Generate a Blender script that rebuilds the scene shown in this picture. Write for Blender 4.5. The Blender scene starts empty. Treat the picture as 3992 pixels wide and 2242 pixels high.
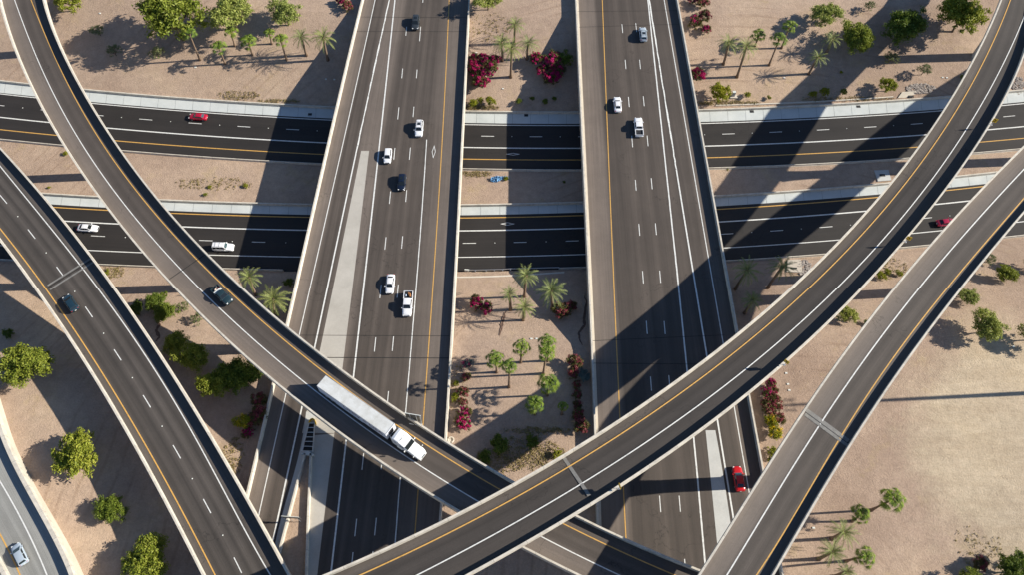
import bpy, math, random
import numpy as np
from math import radians, sin, cos, tan, pi, atan2, hypot, sqrt
from mathutils import Vector, Matrix
random.seed(4)
SC = bpy.context.scene
COL = SC.collection

# ---------------------------------------------------------------- camera model (metres, Z up, north = +Y)
F = 3992*28/36; TH = radians(28.0); HC = 160.0
FW = (0, sin(TH), -cos(TH)); UP = (0, cos(TH), sin(TH))
def un(x, y, z):
    u = (x-1996)/F; v = (1121-y)/F
    dx = u; dy = FW[1]+v*UP[1]; dz = FW[2]+v*UP[2]
    t = (z-HC)/dz
    return (dx*t, dy*t, z)
def pxscale(y, z):
    return (F*cos(TH)-sin(TH)*(1121-y))/(HC-z)
def C(s, x, y):
    i, j = int(s[0]), int(s[1])
    return (0, 1000, 2000, 2992)[i]+x/2.575, (0, 560, 1120, 1680)[j]+y/2.575
def T(s):
    out = []; cur = '00'
    for tok in s.split():
        if tok.endswith(':'): cur = tok[:-1]
        else:
            a, b = tok.split(','); out.append(C(cur, float(a), float(b)))
    return out
def unf(x, y, zf, dz=0.0):
    z = zf(0, 90)
    for _ in range(10):
        p = un(x, y, z+dz); z = zf(p[0], p[1])
    p = un(x, y, z+dz)
    return p

def knots(ks, vs):
    return lambda X, Y: float(np.interp(Y, ks, vs))
zE = lambda X, Y: 0.0
zN = lambda X, Y: 8.6
zC = lambda X, Y: 12.2
def bynat(pts):   # (native row, height) -> function of world Y
    ps = sorted([(un(1996, r, z)[1], z) for r, z in pts])
    return knots([p[0] for p in ps], [p[1] for p in ps])
zA = bynat([(-100, 20.3), (500, 20.0), (1750, 17.6), (2400, 17.4)])
zB = bynat([(-300, 20.0), (0, 21.8), (650, 22.8), (1290, 25.0), (1750, 26.3), (2400, 26.6)])
zL = bynat([(-100, 19.0), (900, 18.2), (1460, 16.6), (2000, 15.4), (2500, 15.0)])
zR = bynat([(-600, 20), (-100, 22.5), (560, 25.0), (900, 27.4), (1400, 28.3), (1930, 27.0), (2500, 26.0)])

class Curve:
    """smooth curve through traced points; axis 'y' for roads running down the picture, 'x' for those across"""
    def __init__(s, pts, zf, axis='y', deg=4, dz=0.0, lo=None, hi=None):
        s.zf, s.axis, s.dz = zf, axis, dz
        if isinstance(pts, str): pts = T(pts)
        t = np.array([p[1] if axis == 'y' else p[0] for p in pts])
        w = np.array([p[0] if axis == 'y' else p[1] for p in pts])
        s.c0, s.sc = 1100.0 if axis == 'y' else 2000.0, 1100.0 if axis == 'y' else 2000.0
        s.co = np.polyfit((t-s.c0)/s.sc, w, min(deg, len(t)-1))
        s.lo = t.min() if lo is None else lo
        s.hi = t.max() if hi is None else hi
    def at(s, t):
        tt = min(max(t, s.lo), s.hi)
        w = float(np.polyval(s.co, (tt-s.c0)/s.sc))
        p = s._u(tt, w)
        if t != tt:
            e = 25 if t > s.hi else -25
            t2 = tt-e
            q = s._u(t2, float(np.polyval(s.co, (t2-s.c0)/s.sc)))
            k = (t-tt)/e
            X = p[0]+(p[0]-q[0])*k; Y = p[1]+(p[1]-q[1])*k
            p = (X, Y, s.zf(X, Y)+s.dz)
        return Vector(p)
    def _u(s, t, w):
        return unf(w, t, s.zf, s.dz) if s.axis == 'y' else unf(t, w, s.zf, s.dz)
    def line(s, t0, t1, step=22):
        n = max(2, int(abs(t1-t0)/step)+1)
        return [s.at(t0+(t1-t0)*i/(n-1)) for i in range(n)]

# ---------------------------------------------------------------- mesh helpers
class MB:
    def __init__(s): s.v, s.f, s.m, s.uv = [], [], [], {}
    def add(s, vs, fs, m=0):
        o = len(s.v); s.v += [tuple(v) for v in vs]
        for f in fs: s.f.append([i+o for i in f]); s.m.append(m)
    def box(s, c, d, rz=0.0, m=0, top=None):
        x, y, z = d[0]/2, d[1]/2, d[2]/2; tx, ty = (x, y) if top is None else (top[0]/2, top[1]/2)
        vs = [(-x,-y,-z),(x,-y,-z),(x,y,-z),(-x,y,-z),(-tx,-ty,z),(tx,-ty,z),(tx,ty,z),(-tx,ty,z)]
        cr, sr = cos(rz), sin(rz)
        vs = [(c[0]+a*cr-b*sr, c[1]+a*sr+b*cr, c[2]+e) for a, b, e in vs]
        s.add(vs, [(3,2,1,0),(4,5,6,7),(0,1,5,4),(1,2,6,5),(2,3,7,6),(3,0,4,7)], m)
    def tube(s, pts, rs, n=8, m=0, caps=True):
        pts = [Vector(p) for p in pts]
        if not isinstance(rs, (list, tuple)): rs = [rs]*len(pts)
        o = len(s.v); ref = Vector((0.31, 0.95, 0.05))
        for i, p in enumerate(pts):
            d = (pts[min(i+1, len(pts)-1)]-pts[max(i-1, 0)]).normalized()
            if abs(d.dot(ref)) > .95: ref = Vector((1, 0, 0))
            a = d.cross(ref).normalized(); b = d.cross(a)
            for k in range(n):
                w = 2*pi*k/n; s.v.append(tuple(p+a*(cos(w)*rs[i])+b*(sin(w)*rs[i])))
        for i in range(len(pts)-1):
            for k in range(n):
                s.f.append([o+i*n+k, o+i*n+(k+1)%n, o+(i+1)*n+(k+1)%n, o+(i+1)*n+k]); s.m.append(m)
        if caps:
            s.f.append([o+k for k in range(n)][::-1]); s.m.append(m)
            s.f.append([o+(len(pts)-1)*n+k for k in range(n)]); s.m.append(m)
    def build(s, name, mats, parent=None, smooth=False, loc=None):
        me = bpy.data.meshes.new(name); me.from_pydata(s.v, [], s.f)
        if not isinstance(mats, (list, tuple)): mats = [mats]
        for m in mats: me.materials.append(m)
        if len(mats) > 1: me.polygons.foreach_set('material_index', s.m)
        if smooth: me.polygons.foreach_set('use_smooth', [True]*len(me.polygons))
        me.update()
        return link(name, me, parent, loc)
def link(name, me, parent=None, loc=None):
    o = bpy.data.objects.new(name, me); COL.objects.link(o)
    if parent is not None: o.parent = parent
    if loc is not None: o.location = loc
    return o
def empty(name, label, cat, loc=(0,0,0), rz=0.0, group=None):
    o = bpy.data.objects.new(name, None); COL.objects.link(o)
    o.empty_display_size = .5; o.location = loc; o.rotation_euler = (0, 0, rz)
    return tag(o, label, cat, group)
def tag(o, label, cat, group=None):
    o['label'] = label; o['category'] = cat
    if group: o['group'] = group
    return o
def struct(o): o['kind'] = 'structure'; return o

def normals(pts):
    out = []
    for i in range(len(pts)):
        d = pts[min(i+1, len(pts)-1)]-pts[max(i-1, 0)]
        l = hypot(d.x, d.y) or 1
        out.append(Vector((-d.y/l, d.x/l, 0)))
    return out
def ribbon(name, pts, w, mat, parent=None, lift=.02, jag=0.0, dashes=None):
    """painted line: flat strip w wide, raised lift above pts"""
    b = MB(); segs = dashes if dashes else [pts]
    for P in segs:
        N = normals(P); vs = []
        for p, n in zip(P, N):
            k1, k2 = (w/2+random.uniform(-jag, jag), w/2+random.uniform(-jag, jag)) if jag else (w/2, w/2)
            vs.append(p+n*k1+Vector((0,0,lift))); vs.append(p-n*k2+Vector((0,0,lift)))
        b.add(vs, [(2*i, 2*i+1, 2*i+3, 2*i+2) for i in range(len(P)-1)])
    return b.build(name, mat, parent)
def profile(name, pts, prof, mat, parent=None, closed=True):
    """sweep prof [(side offset, z offset)...] along pts"""
    b = MB(); N = normals(pts); k = len(prof); vs = []
    for p, n in zip(pts, N):
        for a, z in prof: vs.append(p+n*a+Vector((0,0,z)))
    fs = []
    for i in range(len(pts)-1):
        for j in range(k if closed else k-1):
            fs.append((i*k+j, i*k+(j+1)%k, (i+1)*k+(j+1)%k, (i+1)*k+j))
    fs.append(tuple(range(k))[::-1]); fs.append(tuple((len(pts)-1)*k+j for j in range(k)))
    b.add(vs, fs); o = b.build(name, mat, parent); acc = [0.0]
    for i in range(1, len(pts)): acc.append(acc[-1]+(pts[i]-pts[i-1]).length)
    U = o.data.uv_layers.new(name='UVMap')
    for lp in o.data.loops: i, j = divmod(lp.vertex_index, k); U.data[lp.index].uv = (j, acc[i])
    return o
def sheet(name, Ls, Rs, mat, parent=None, lift=0.0, uv=True, cols=1):
    b = MB(); n = len(Ls)
    for l, r in zip(Ls, Rs):
        for c in range(cols+1): b.v.append(tuple(l.lerp(r, c/cols)+Vector((0,0,lift))))
    k = cols+1
    for i in range(n-1):
        for c in range(cols): b.f.append((i*k+c, i*k+c+1, (i+1)*k+c+1, (i+1)*k+c)); b.m.append(0)
    o = b.build(name, mat, parent)
    if uv:
        me = o.data; U = me.uv_layers.new(name='UVMap'); acc = [0.0]
        for i in range(1, n): acc.append(acc[-1]+((Ls[i]+Rs[i])/2-(Ls[i-1]+Rs[i-1])/2).length)
        for lp in me.loops:
            i, c = divmod(lp.vertex_index, k); U.data[lp.index].uv = (c/cols, acc[i])
    return o

# ---------------------------------------------------------------- materials
def mat(name, col=(.5,.5,.5), rough=.8, metal=0.0, spec=None):
    m = bpy.data.materials.new(name); m.use_nodes = True
    nt = m.node_tree; b = nt.nodes['Principled BSDF']
    b.inputs['Base Color'].default_value = (*col, 1); b.inputs['Roughness'].default_value = rough
    b.inputs['Metallic'].default_value = metal
    if spec is not None: b.inputs['Specular IOR Level'].default_value = spec
    return m
def nd(nt, t, **kw):
    n = nt.nodes.new(t)
    for k, v in kw.items(): setattr(n, k, v)
    return n
def ramp(nt, fac, stops, interp='LINEAR'):
    r = nd(nt, 'ShaderNodeValToRGB'); r.color_ramp.interpolation = interp
    e = r.color_ramp.elements
    while len(e) < len(stops): e.new(.5)
    for el, (p, c) in zip(e, stops):
        el.position = p; el.color = (*c, 1) if not isinstance(c, (int, float)) else (c, c, c, 1)
    nt.links.new(fac, r.inputs[0]); return r.outputs[0]
def noise(nt, vec, scale, detail=4, rough=.6, dim='3D'):
    n = nd(nt, 'ShaderNodeTexNoise'); n.inputs['Scale'].default_value = scale
    n.inputs['Detail'].default_value = detail; n.inputs['Roughness'].default_value = rough
    nt.links.new(vec, n.inputs['Vector']); return n.outputs['Fac']
def mix(nt, a, b, fac, mode='MIX'):
    n = nd(nt, 'ShaderNodeMix', data_type='RGBA', blend_type=mode)
    for s, v in ((n.inputs[0], fac), (n.inputs[6], a), (n.inputs[7], b)):
        if isinstance(v, (int, float)): s.default_value = v
        elif isinstance(v, tuple): s.default_value = (*v, 1)
        else: nt.links.new(v, s)
    return n.outputs[2]
def mapping(nt, vec, scale, loc=(0,0,0)):
    n = nd(nt, 'ShaderNodeMapping'); n.inputs['Scale'].default_value = scale; n.inputs['Location'].default_value = loc
    nt.links.new(vec, n.inputs['Vector']); return n.outputs[0]
def bump(nt, h, strength, dist, bsdf):
    n = nd(nt, 'ShaderNodeBump'); n.inputs['Strength'].default_value = strength; n.inputs['Distance'].default_value = dist
    nt.links.new(h, n.inputs['Height']); nt.links.new(n.outputs[0], bsdf.inputs['Normal'])

def noisy(name, c1, c2, scale=1.0, rough=.85, spec=.3, fine=9.0, bmp=0.0, finec=.12):
    """two-colour weathered surface in object space, with fine grain"""
    m = mat(name, c1, rough, spec=spec); nt = m.node_tree; b = nt.nodes['Principled BSDF']
    tc = nd(nt, 'ShaderNodeTexCoord').outputs['Object']
    f = noise(nt, tc, scale, 5, .65)
    base = ramp(nt, f, [(.3, c1), (.7, c2)])
    g = noise(nt, tc, fine, 2, .7)
    gr = ramp(nt, g, [(.3, 1-finec*2), (.7, 1+0*finec)])
    c = mix(nt, base, gr, 1.0, 'MULTIPLY')
    nt.links.new(c, b.inputs['Base Color'])
    if bmp: bump(nt, g, bmp, .1, b)
    return m
def asphalt(name, tint, stops, rough=.75, streak=.30, patch=.24):
    """road surface: wheel tracks worn into it and shoulder tones across its width (UV.x), streaks along it (UV.y)"""
    m = mat(name, tint, rough, spec=.35); nt = m.node_tree; b = nt.nodes['Principled BSDF']
    uv = nd(nt, 'ShaderNodeUVMap').outputs[0]; ob = nd(nt, 'ShaderNodeTexCoord').outputs['Object']
    sx = nd(nt, 'ShaderNodeSeparateXYZ'); nt.links.new(uv, sx.inputs[0])
    w = noise(nt, mapping(nt, uv, (3, .02, 1)), 1.0, 2, .5)
    ad = nd(nt, 'ShaderNodeMath', operation='MULTIPLY_ADD'); nt.links.new(w, ad.inputs[0]); ad.inputs[1].default_value = .012
    nt.links.new(sx.outputs[0], ad.inputs[2])
    cross = ramp(nt, ad.outputs[0], stops)
    st = noise(nt, mapping(nt, uv, (60, .035, 1)), 1.0, 3, .7)
    stc = ramp(nt, st, [(.25, 1-streak), (.75, 1.0+0)])
    big = noise(nt, ob, .09, 7, .7); bigc = ramp(nt, big, [(.3, 1-patch), (.7, 1.0)])
    gr = noise(nt, ob, 5.0, 3, .8); grc = ramp(nt, gr, [(.25, .72), (.75, 1.0)])
    vo = nd(nt, 'ShaderNodeTexVoronoi', feature='DISTANCE_TO_EDGE'); vo.inputs['Scale'].default_value = .06
    wv = nd(nt, 'ShaderNodeVectorMath', operation='ADD'); nz = nd(nt, 'ShaderNodeTexNoise'); nz.inputs['Scale'].default_value = .35; nz.inputs['Detail'].default_value = 5
    nt.links.new(ob, nz.inputs['Vector']); sc_ = nd(nt, 'ShaderNodeVectorMath', operation='SCALE'); nt.links.new(nz.outputs['Color'], sc_.inputs[0]); sc_.inputs['Scale'].default_value = 9
    nt.links.new(ob, wv.inputs[0]); nt.links.new(sc_.outputs[0], wv.inputs[1]); nt.links.new(wv.outputs[0], vo.inputs['Vector'])
    gate = noise(nt, ob, .03, 2, .5)
    crk = mix(nt, (1,1,1), ramp(nt, vo.outputs['Distance'], [(.0, .55), (.0035, .75), (.006, 1.0)]), ramp(nt, gate, [(.5, 0.0), (.56, 1.0)]))
    cross = mix(nt, cross, crk, 1.0, 'MULTIPLY')
    c = mix(nt, cross, stc, 1.0, 'MULTIPLY'); c = mix(nt, c, bigc, 1.0, 'MULTIPLY'); c = mix(nt, c, grc, 1.0, 'MULTIPLY')
    c = mix(nt, c, tuple(t*w for t, w in zip(tint, (1.05, 1.0, .94))), 1.0, 'MULTIPLY')
    nt.links.new(c, b.inputs['Base Color'])
    rr = ramp(nt, sx.outputs[0], [(0, rough), (1, rough)])
    return m
def leafmat(name, cols, rough=.55, trans=.25):
    """foliage: hue varies leaf by leaf"""
    m = mat(name, cols[0], rough, spec=.25); nt = m.node_tree; b = nt.nodes['Principled BSDF']
    g = nd(nt, 'ShaderNodeNewGeometry'); k = len(cols)
    c = ramp(nt, g.outputs['Random Per Island'], [(i/(k-1) if k > 1 else 0, cc) for i, cc in enumerate(cols)])
    oi = nd(nt, 'ShaderNodeObjectInfo'); v = ramp(nt, oi.outputs['Random'], [(0, (.82,.86,.9)), (1, (1.1,1.06,.95))])
    c = mix(nt, c, v, 1.0, 'MULTIPLY')
    nt.links.new(c, b.inputs['Base Color'])
    tr = nd(nt, 'ShaderNodeBsdfTranslucent'); nt.links.new(c, tr.inputs[0])
    ms = nd(nt, 'ShaderNodeMixShader'); ms.inputs[0].default_value = trans
    nt.links.new(b.outputs[0], ms.inputs[1]); nt.links.new(tr.outputs[0], ms.inputs[2])
    nt.links.new(ms.outputs[0], nt.nodes['Material Output'].inputs[0])
    return m
def paint_line(name, col, wear=.35):
    m = mat(name, col, .6); nt = m.node_tree; b = nt.nodes['Principled BSDF']
    ob = nd(nt, 'ShaderNodeTexCoord').outputs['Object']
    n = noise(nt, ob, 2.3, 5, .75)
    c = ramp(nt, n, [(.28, tuple(x*(1-wear) for x in col)), (.5, col)])
    nt.links.new(c, b.inputs['Base Color']); return m

M = {}
M['conc'] = noisy('concrete', (.50,.45,.37), (.60,.54,.45), .35, finec=.08)
M['conc_pale'] = noisy('pale_concrete', (.56,.51,.43), (.66,.60,.51), .3, finec=.06)  # slightly paler concrete, used on the kerb walls
M['conc_grey'] = noisy('grey_concrete', (.46,.46,.44), (.56,.56,.53), .25, finec=.07)
M['pad'] = noisy('weathered_concrete_slab', (.40,.375,.33), (.49,.46,.41), .22, finec=.08)
def barrier_mat(name, c1, c2):
    m = noisy(name, c1, c2, .4, finec=.07); nt = m.node_tree; b = nt.nodes['Principled BSDF']
    base = b.inputs['Base Color'].links[0].from_socket
    uv = nd(nt, 'ShaderNodeUVMap').outputs[0]; sx = nd(nt, 'ShaderNodeSeparateXYZ'); nt.links.new(uv, sx.inputs[0])
    w = nd(nt, 'ShaderNodeMath', operation='PINGPONG'); nt.links.new(sx.outputs[1], w.inputs[0]); w.inputs[1].default_value = 3.0
    j = ramp(nt, w.outputs[0], [(0, .35), (.022, .55), (.035, 1.0)])
    st = noise(nt, mapping(nt, uv, (.6, .5, 1)), 1.0, 6, .75)
    c = mix(nt, mix(nt, base, j, 1.0, 'MULTIPLY'), ramp(nt, st, [(.3, .60), (.5, .9), (.6, 1.0)]), 1.0, 'MULTIPLY')
    nt.links.new(c, b.inputs['Base Color']); return m
M['barrier'] = barrier_mat('barrier_concrete', (.58,.53,.45), (.68,.63,.54))
M['band'] = noisy('concrete_strip_surface', (.46,.49,.48), (.57,.595,.58), .22, finec=.06)
M['white'] = paint_line('white_road_paint', (.68,.68,.65), .45)
M['worn_white'] = paint_line('worn_white_paint', (.74,.74,.70), .8)
M['yellow'] = paint_line('yellow_road_paint', (.60,.34,.085), .4)
M['joint'] = noisy('joint_sealant', (.018,.018,.018), (.03,.03,.03), 2)
M['joint_conc'] = noisy('joint_concrete', (.17,.165,.155), (.27,.26,.24), 1.5)
M['metal'] = mat('galvanised_steel', (.55,.57,.58), .4, .8)
M['dark'] = mat('dark_rubber', (.015,.015,.016), .7)
M['bark'] = noisy('bark', (.10,.075,.05), (.17,.13,.09), 3)
M['palm_bark'] = noisy('palm_bark', (.16,.11,.075), (.28,.20,.14), 4, fine=14)
M['soil'] = noisy('washed_out_soil', (.10,.06,.045), (.17,.11,.08), 3)
M['rock'] = noisy('riprap_rock', (.24,.20,.18), (.42,.38,.34), 2)
M['lid'] = mat('pale_lid_plastic', (.6,.62,.58), .6)
M['yellow_sign'] = mat('yellow_sign_sheeting', (.80,.50,.02), .45)
M['black'] = mat('black_sheeting', (.012,.012,.012), .5)
# ---------------------------------------------------------------- curves traced on the roads
cur = {}
SUPB = {'B_w': 0, 'B_yel': .25, 'B_white': .64, 'B_e': 1}
def bank(k, Y):
    w = float(np.interp(Y, [95, 130], [-.6, .7])); e = float(np.interp(Y, [130, 165], [.95, -.5])); return w+(e-w)*k
def K(name, s, zf, axis='y', deg=4, dz=0.0, lo=-20, hi=2262):
    if name in SUPB: zf = (lambda f, k: (lambda X, Y: f(X, Y)+bank(k, Y)))(zf, SUPB[name])
    cur[name] = Curve(s, zf, axis, deg, dz, lo, hi); return cur[name]
BH = 1.2   # barrier height
K('A_w', '''00: 20,100 60,240 100,370 150,510 220,660 290,800 350,930 410,1060 470,1190 560,1330 640,1440 01: 720,120 960,480 1100,680 1200,800 1370,1020 1530,1210 1700,1370
 02: 1880,130 2060,310 2300,530 2500,730 12: 0,785 150,915 280,1025 450,1168 640,1315 830,1447 13: 1000,135 1200,272 1450,452 1700,602 1760,640 2030,800 23: 90,1165 350,1290 620,1430''', zA, deg=6, dz=BH)
K('A_white', '''00: 150,0 200,150 270,330 350,530 450,760 550,970 650,1150 740,1300 830,1447 01: 950,200 1100,410 1300,690 1500,920 1700,1140 1850,1290 2000,1447 02: 2170,180 2350,350 2575,560
 12: 200,720 350,840 500,975 700,1125 900,1280 1120,1447 13: 1300,120 1530,285 1800,455 2050,600 2220,710 23: 270,1055 450,1150 640,1250 850,1350 1060,1447''', zA, deg=6)
K('A_yel', '''00: 320,0 370,160 440,330 520,510 600,670 700,870 800,1050 900,1220 1040,1447 01: 1130,170 1300,400 1500,650 1700,870 1870,1040 2080,1250 2270,1440 02: 2400,150 2575,300
 12: 150,420 300,550 450,670 600,790 720,885 1400,1395 13: 1480,0 1700,140 1900,265 2110,390 2300,500 2440,590 23: 490,925 700,1035 900,1140 1100,1225 1300,1305 1480,1390 1610,1447''', zA, deg=6)
K('A_e', '''00: 430,0 480,150 560,350 640,560 740,770 900,1030 980,1150 1060,1280 1160,1447 01: 1250,130 1400,320 1540,500 1700,690 1850,860 2000,1030 2100,1130 2230,1260 2420,1447
 12: 0,140 150,270 300,395 450,530 650,680 800,790 1000,920 1200,1070 1400,1210 1600,1345 13: 1720,0 1900,115 2100,230 2260,330 2400,410 2560,520 23: 620,848 900,978 1100,1072 1300,1162 1500,1252 1650,1312 1900,1417''', zA, deg=6, dz=BH)
K('B_w', '''30: 2345,0 2275,180 2195,360 2095,560 1990,740 1840,980 1690,1230 1555,1447 31: 1430,160 1270,350 1130,520 990,680 800,890 600,1100 400,1290 250,1447 32: 0,235
 22: 2575,225 2400,355 2250,465 2000,655 1800,805 1500,1035 1200,1235 1000,1365 23: 950,0 700,150 510,255 250,400 0,540 13: 2300,680 2050,810 1800,940 1500,1095 1200,1240 900,1360 690,1447''', zB, deg=6, dz=BH)
K('B_yel', '''30: 2435,0 2370,180 2290,370 2180,600 2060,820 1900,1080 1800,1260 1680,1447 31: 1540,200 1380,410 1200,620 1000,850 800,1065 600,1270 420,1447 32: 250,180 0,385
 22: 2300,590 2000,820 1700,1050 1400,1265 1130,1447 23: 900,155 600,345 300,520 0,690 13: 2300,830 2000,990 1700,1145 1400,1290 1050,1447''', zB, deg=6)
K('B_white', '''30: 2540,250 2440,480 2340,700 2230,900 2100,1120 1900,1447 31: 1750,230 1600,430 1400,670 1200,900 1000,1130 850,1290 710,1447 32: 500,210 250,430 0,655
 22: 2400,780 2100,1010 1800,1230 1510,1447 23: 1200,200 900,395 700,520 400,705 0,945 13: 2300,1100 2000,1260 1600,1447''', zB, deg=5)
K('B_e', '''30: 2575,560 2490,760 2400,930 2330,1080 2200,1290 2110,1447 31: 1950,240 1800,450 1600,700 1430,900 1250,1110 1100,1270 950,1447 32: 800,170 500,440 230,700 0,900
 22: 2400,1040 2200,1180 2050,1300 1860,1447 23: 1600,200 1300,390 1080,540 800,730 500,910 250,1050 0,1190 13: 2400,1290 2130,1447''', zB, deg=5, dz=BH)
K('L_w', '''01: 0,965 100,1110 200,1250 330,1420 02: 350,0 500,220 650,430 800,660 900,840 1000,1010 1100,1180 1200,1350 03: 1280,0 1400,230 1530,470 1650,700 1780,950 1900,1200 2040,1447''', zL, deg=4, dz=BH, lo=780)
K('L_yel', '''01: 0,840 130,1030 280,1220 450,1447 02: 600,200 750,430 900,660 1050,900 1200,1150 1380,1447 03: 1500,220 1700,570 1900,940 2050,1230 2155,1447''', zL, lo=700)
K('L_white', '''01: 0,220 150,400 300,600 500,850 650,1020 800,1210 980,1447 02: 1150,220 1350,520 1500,760 1700,1070 1920,1447 03: 2100,330 2300,700 2500,1080 2575,1230 13: 0,1190 60,1300 130,1447''', zL, lo=560)
K('L_e', '''01: 0,30 150,220 300,380 450,560 600,740 750,920 900,1110 1000,1240 1140,1447 02: 1300,250 1500,520 1700,830 1850,1090 2000,1330 03: 2080,0 2250,300 2400,560 2575,865 13: 150,1130 300,1420''', zL, dz=BH, lo=530)
K('L_dash', '''01: 38,560 315,905 605,1285 02: 893,250 1180,680 1475,1147 03: 1773,213 2080,757 2387,1352''', zL, lo=700)
K('R_w', '''31: 2575,20 2300,310 2000,620 1700,950 1500,1170 1270,1447 32: 1100,240 900,500 700,770 500,1040 380,1230 240,1447 33: 120,170 0,385 23: 2575,330 2400,640 2200,905 2060,1150 1950,1340''', zR, dz=1.0, lo=520)
K('R_white', '''31: 2575,250 2300,560 2000,880 1700,1230 1520,1447 32: 1300,300 1100,550 900,840 700,1110 480,1447 33: 350,220 150,550 0,770 23: 2575,740 2400,1040 2150,1447''', zR, lo=620)
K('R_yel', '''31: 2575,540 2400,760 2200,990 2000,1200 1780,1447 32: 1600,280 1400,540 1200,810 1000,1090 850,1310 750,1447 33: 600,290 400,640 200,980 0,1270 23: 2450,1447''', zR, lo=740)
K('R_e', '''31: 2575,690 2400,890 2200,1130 1950,1447 32: 1750,270 1500,590 1330,840 1130,1140 900,1447 33: 700,370 500,700 300,1020 150,1290 60,1447''', zR, dz=1.0, lo=800)
K('C_e', '''02: 0,1390 03: 0,40 225,470 465,930 715,1447''', zC, deg=3, dz=BH, lo=1640)
K('C_white', '''03: 0,510 100,680 250,960 400,1280 470,1447''', zC, deg=2, lo=1860)
K('C_yel', '''03: 0,1040 100,1230 200,1447''', zC, deg=2, lo=2080)
K('C_w', '''03: 0,1375 40,1447''', zC, deg=1, dz=BH, lo=2190)
K('NL_w', '''10: 1060,0 1000,230 920,560 840,880 780,1130 720,1447 11: 640,370 560,680 480,1000 400,1360 12: 380,0 300,380 168,960 100,1230 60,1447 13: 12,230 03: 2575,130 2480,620''', zN, deg=3, dz=BH)
K('NL_edge', '''10: 1185,0 1120,320 1050,640 990,920 930,1180 865,1447 11: 770,420 700,720 620,1050 540,1447 12: 430,490 300,1060 215,1447 13: 130,350 20,860''', zN, deg=3)
K('NL_gorel', '''10: 1330,0 1260,330 1200,600 1150,860 1090,1110 1020,1447 11: 960,260 880,640 800,1030 715,1447 12: 650,290 580,620 455,1190 400,1447 13: 330,400 250,720 160,1110''', zN, deg=3)
K('NL_gorer', '''10: 1395,0 1350,330 1310,700 1280,1050 1235,1447 11: 1190,420 1150,800 1110,1100 1075,1447 12: 1025,480 1000,690 970,920 13: 900,90 860,430 810,850 755,1400''', zN, deg=3)
K('NL_d1', '''10: 1505,310 1460,733 1422,1135 11: 1383,100 1342,540 1296,1000 12: 1243,60 1190,578 13: 1066,310 997,975''', zN, deg=3)
K('NL_d2', '''10: 1645,320 1607,738 1573,1120 11: 1540,97 1503,525 1462,990 12: 1414,105 1369,569 1318,1103 13: 1195,965''', zN, deg=3)
K('NL_hov', '''10: 1710,1400 11: 1690,240 1655,680 1630,1100 1605,1447 12: 1560,500 1545,710 1520,980 1497,1260 13: 1440,460 1415,850 1393,1120''', zN, deg=3)
K('NL_yel', '''10: 1940,0 1920,250 1905,560 1885,950 1862,1447 11: 1840,420 1815,800 1775,1447 12: 1735,480 1700,950 1667,1395 13: 1622,590 1593,1020''', zN, deg=3)
K('NL_e', '''10: 2133,0 2118,400 2092,700 2075,1100 2060,1447 11: 2040,500 2012,900 1985,1400 12: 1960,430 1945,750 1920,1050 1900,1447 13: 1848,780''', zN, deg=3, dz=BH)
K('NL_cl', '''11: 1050,68 980,430 900,800 840,1100 775,1447 12: 700,300 635,650''', zN, deg=2)
K('NL_cr', '''11: 1130,70 1065,640 1000,1080 965,1447 12: 910,470 865,830 13: 780,0 740,330 700,750 650,1100 610,1447''', zN, deg=3)
K('NR_w', '''20: 628,0 645,250 662,550 682,900 698,1447 21: 722,500 745,1000 762,1447 22: 788,500 812,1000 832,1447 23: 848,850''', zN, deg=3, dz=BH)
K('NR_yel', '''20: 893,0 905,250 922,600 938,950 953,1447 21: 968,400 985,850 1010,1447 22: 1035,500 1055,930 1077,1300 23: 1107,550 1120,850 1132,1075''', zN, deg=3)
K('NR_d1', '''20: 1096,285 1130,643 1162,1020 21: 1198,-30 1230,416 1266,862 1303,1340 22: 1342,405 1386,970 23: 1476,740''', zN, deg=3)
K('NR_d2', '''20: 1235,275 1275,643 1313,1012 21: 1352,-30 1391,400 1432,857 1475,1335 22: 1521,407 1569,930 23: 1673,735''', zN, deg=3)
K('NR_a', '''20: 1355,0 1385,300 1420,620 1455,950 1508,1447 21: 1545,330 1580,640 1610,950 1660,1447 22: 1700,380 1750,850 23: 1810,60 1850,450 1885,850 1930,1365''', zN, deg=3)
K('NR_b', '''20: 1370,0 1400,220 1450,530 1500,850 1555,1130 1600,1447 21: 1640,260 1690,600 1740,900 1790,1200 1835,1447 22: 1880,250 1950,700 2045,1320 23: 2065,0 2120,300 2165,600 2215,885''', zN, deg=3)
K('NR_c', '''20: 1515,0 1580,350 1640,700 1690,1000 1760,1447 21: 1830,380 1900,780 1960,1120 2010,1447 22: 2060,280 2110,570 2215,1180 23: 2265,0 2310,280 2370,625''', zN, deg=3)
K('NR_e', '''20: 1650,0 1720,380 1790,730 1850,1040 1910,1447 21: 1960,280 2030,620 2100,1000 2165,1447 22: 2250,440 2385,1080 2435,1400 23: 2480,230 2507,400''', zN, deg=3, dz=BH)
K('NR_cl', '''22: 1935,1440 23: 1930,0 1970,350 2010,750 2050,1150''', zN, deg=2)
K('NR_cr', '''22: 2030,1440 23: 2030,0 2085,280 2125,560 2180,900''', zN, deg=2)
def KE(name, s, dz=0.0): return K(name, s, zE, 'x', 3, dz, -20, 4012)
KE('U_nb', '''00: 0,808 290,832 835,890 1300,930 1800,975 2300,1010 2575,1027 10: 300,1045 790,1065 2080,1115 2575,1113 20: 670,1113 1865,1100 2300,1085 30: 0,1073 600,1040 1300,990 1850,965 2420,908 2575,900''', .8)
KE('U_band', '''00: 0,928 350,968 910,1020 1500,1068 2100,1110 2575,1143 10: 760,1190 2080,1235 2575,1240 20: 670,1240 1880,1220 2575,1198 30: 0,1192 900,1150 1780,1092 2355,1040''')
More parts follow.
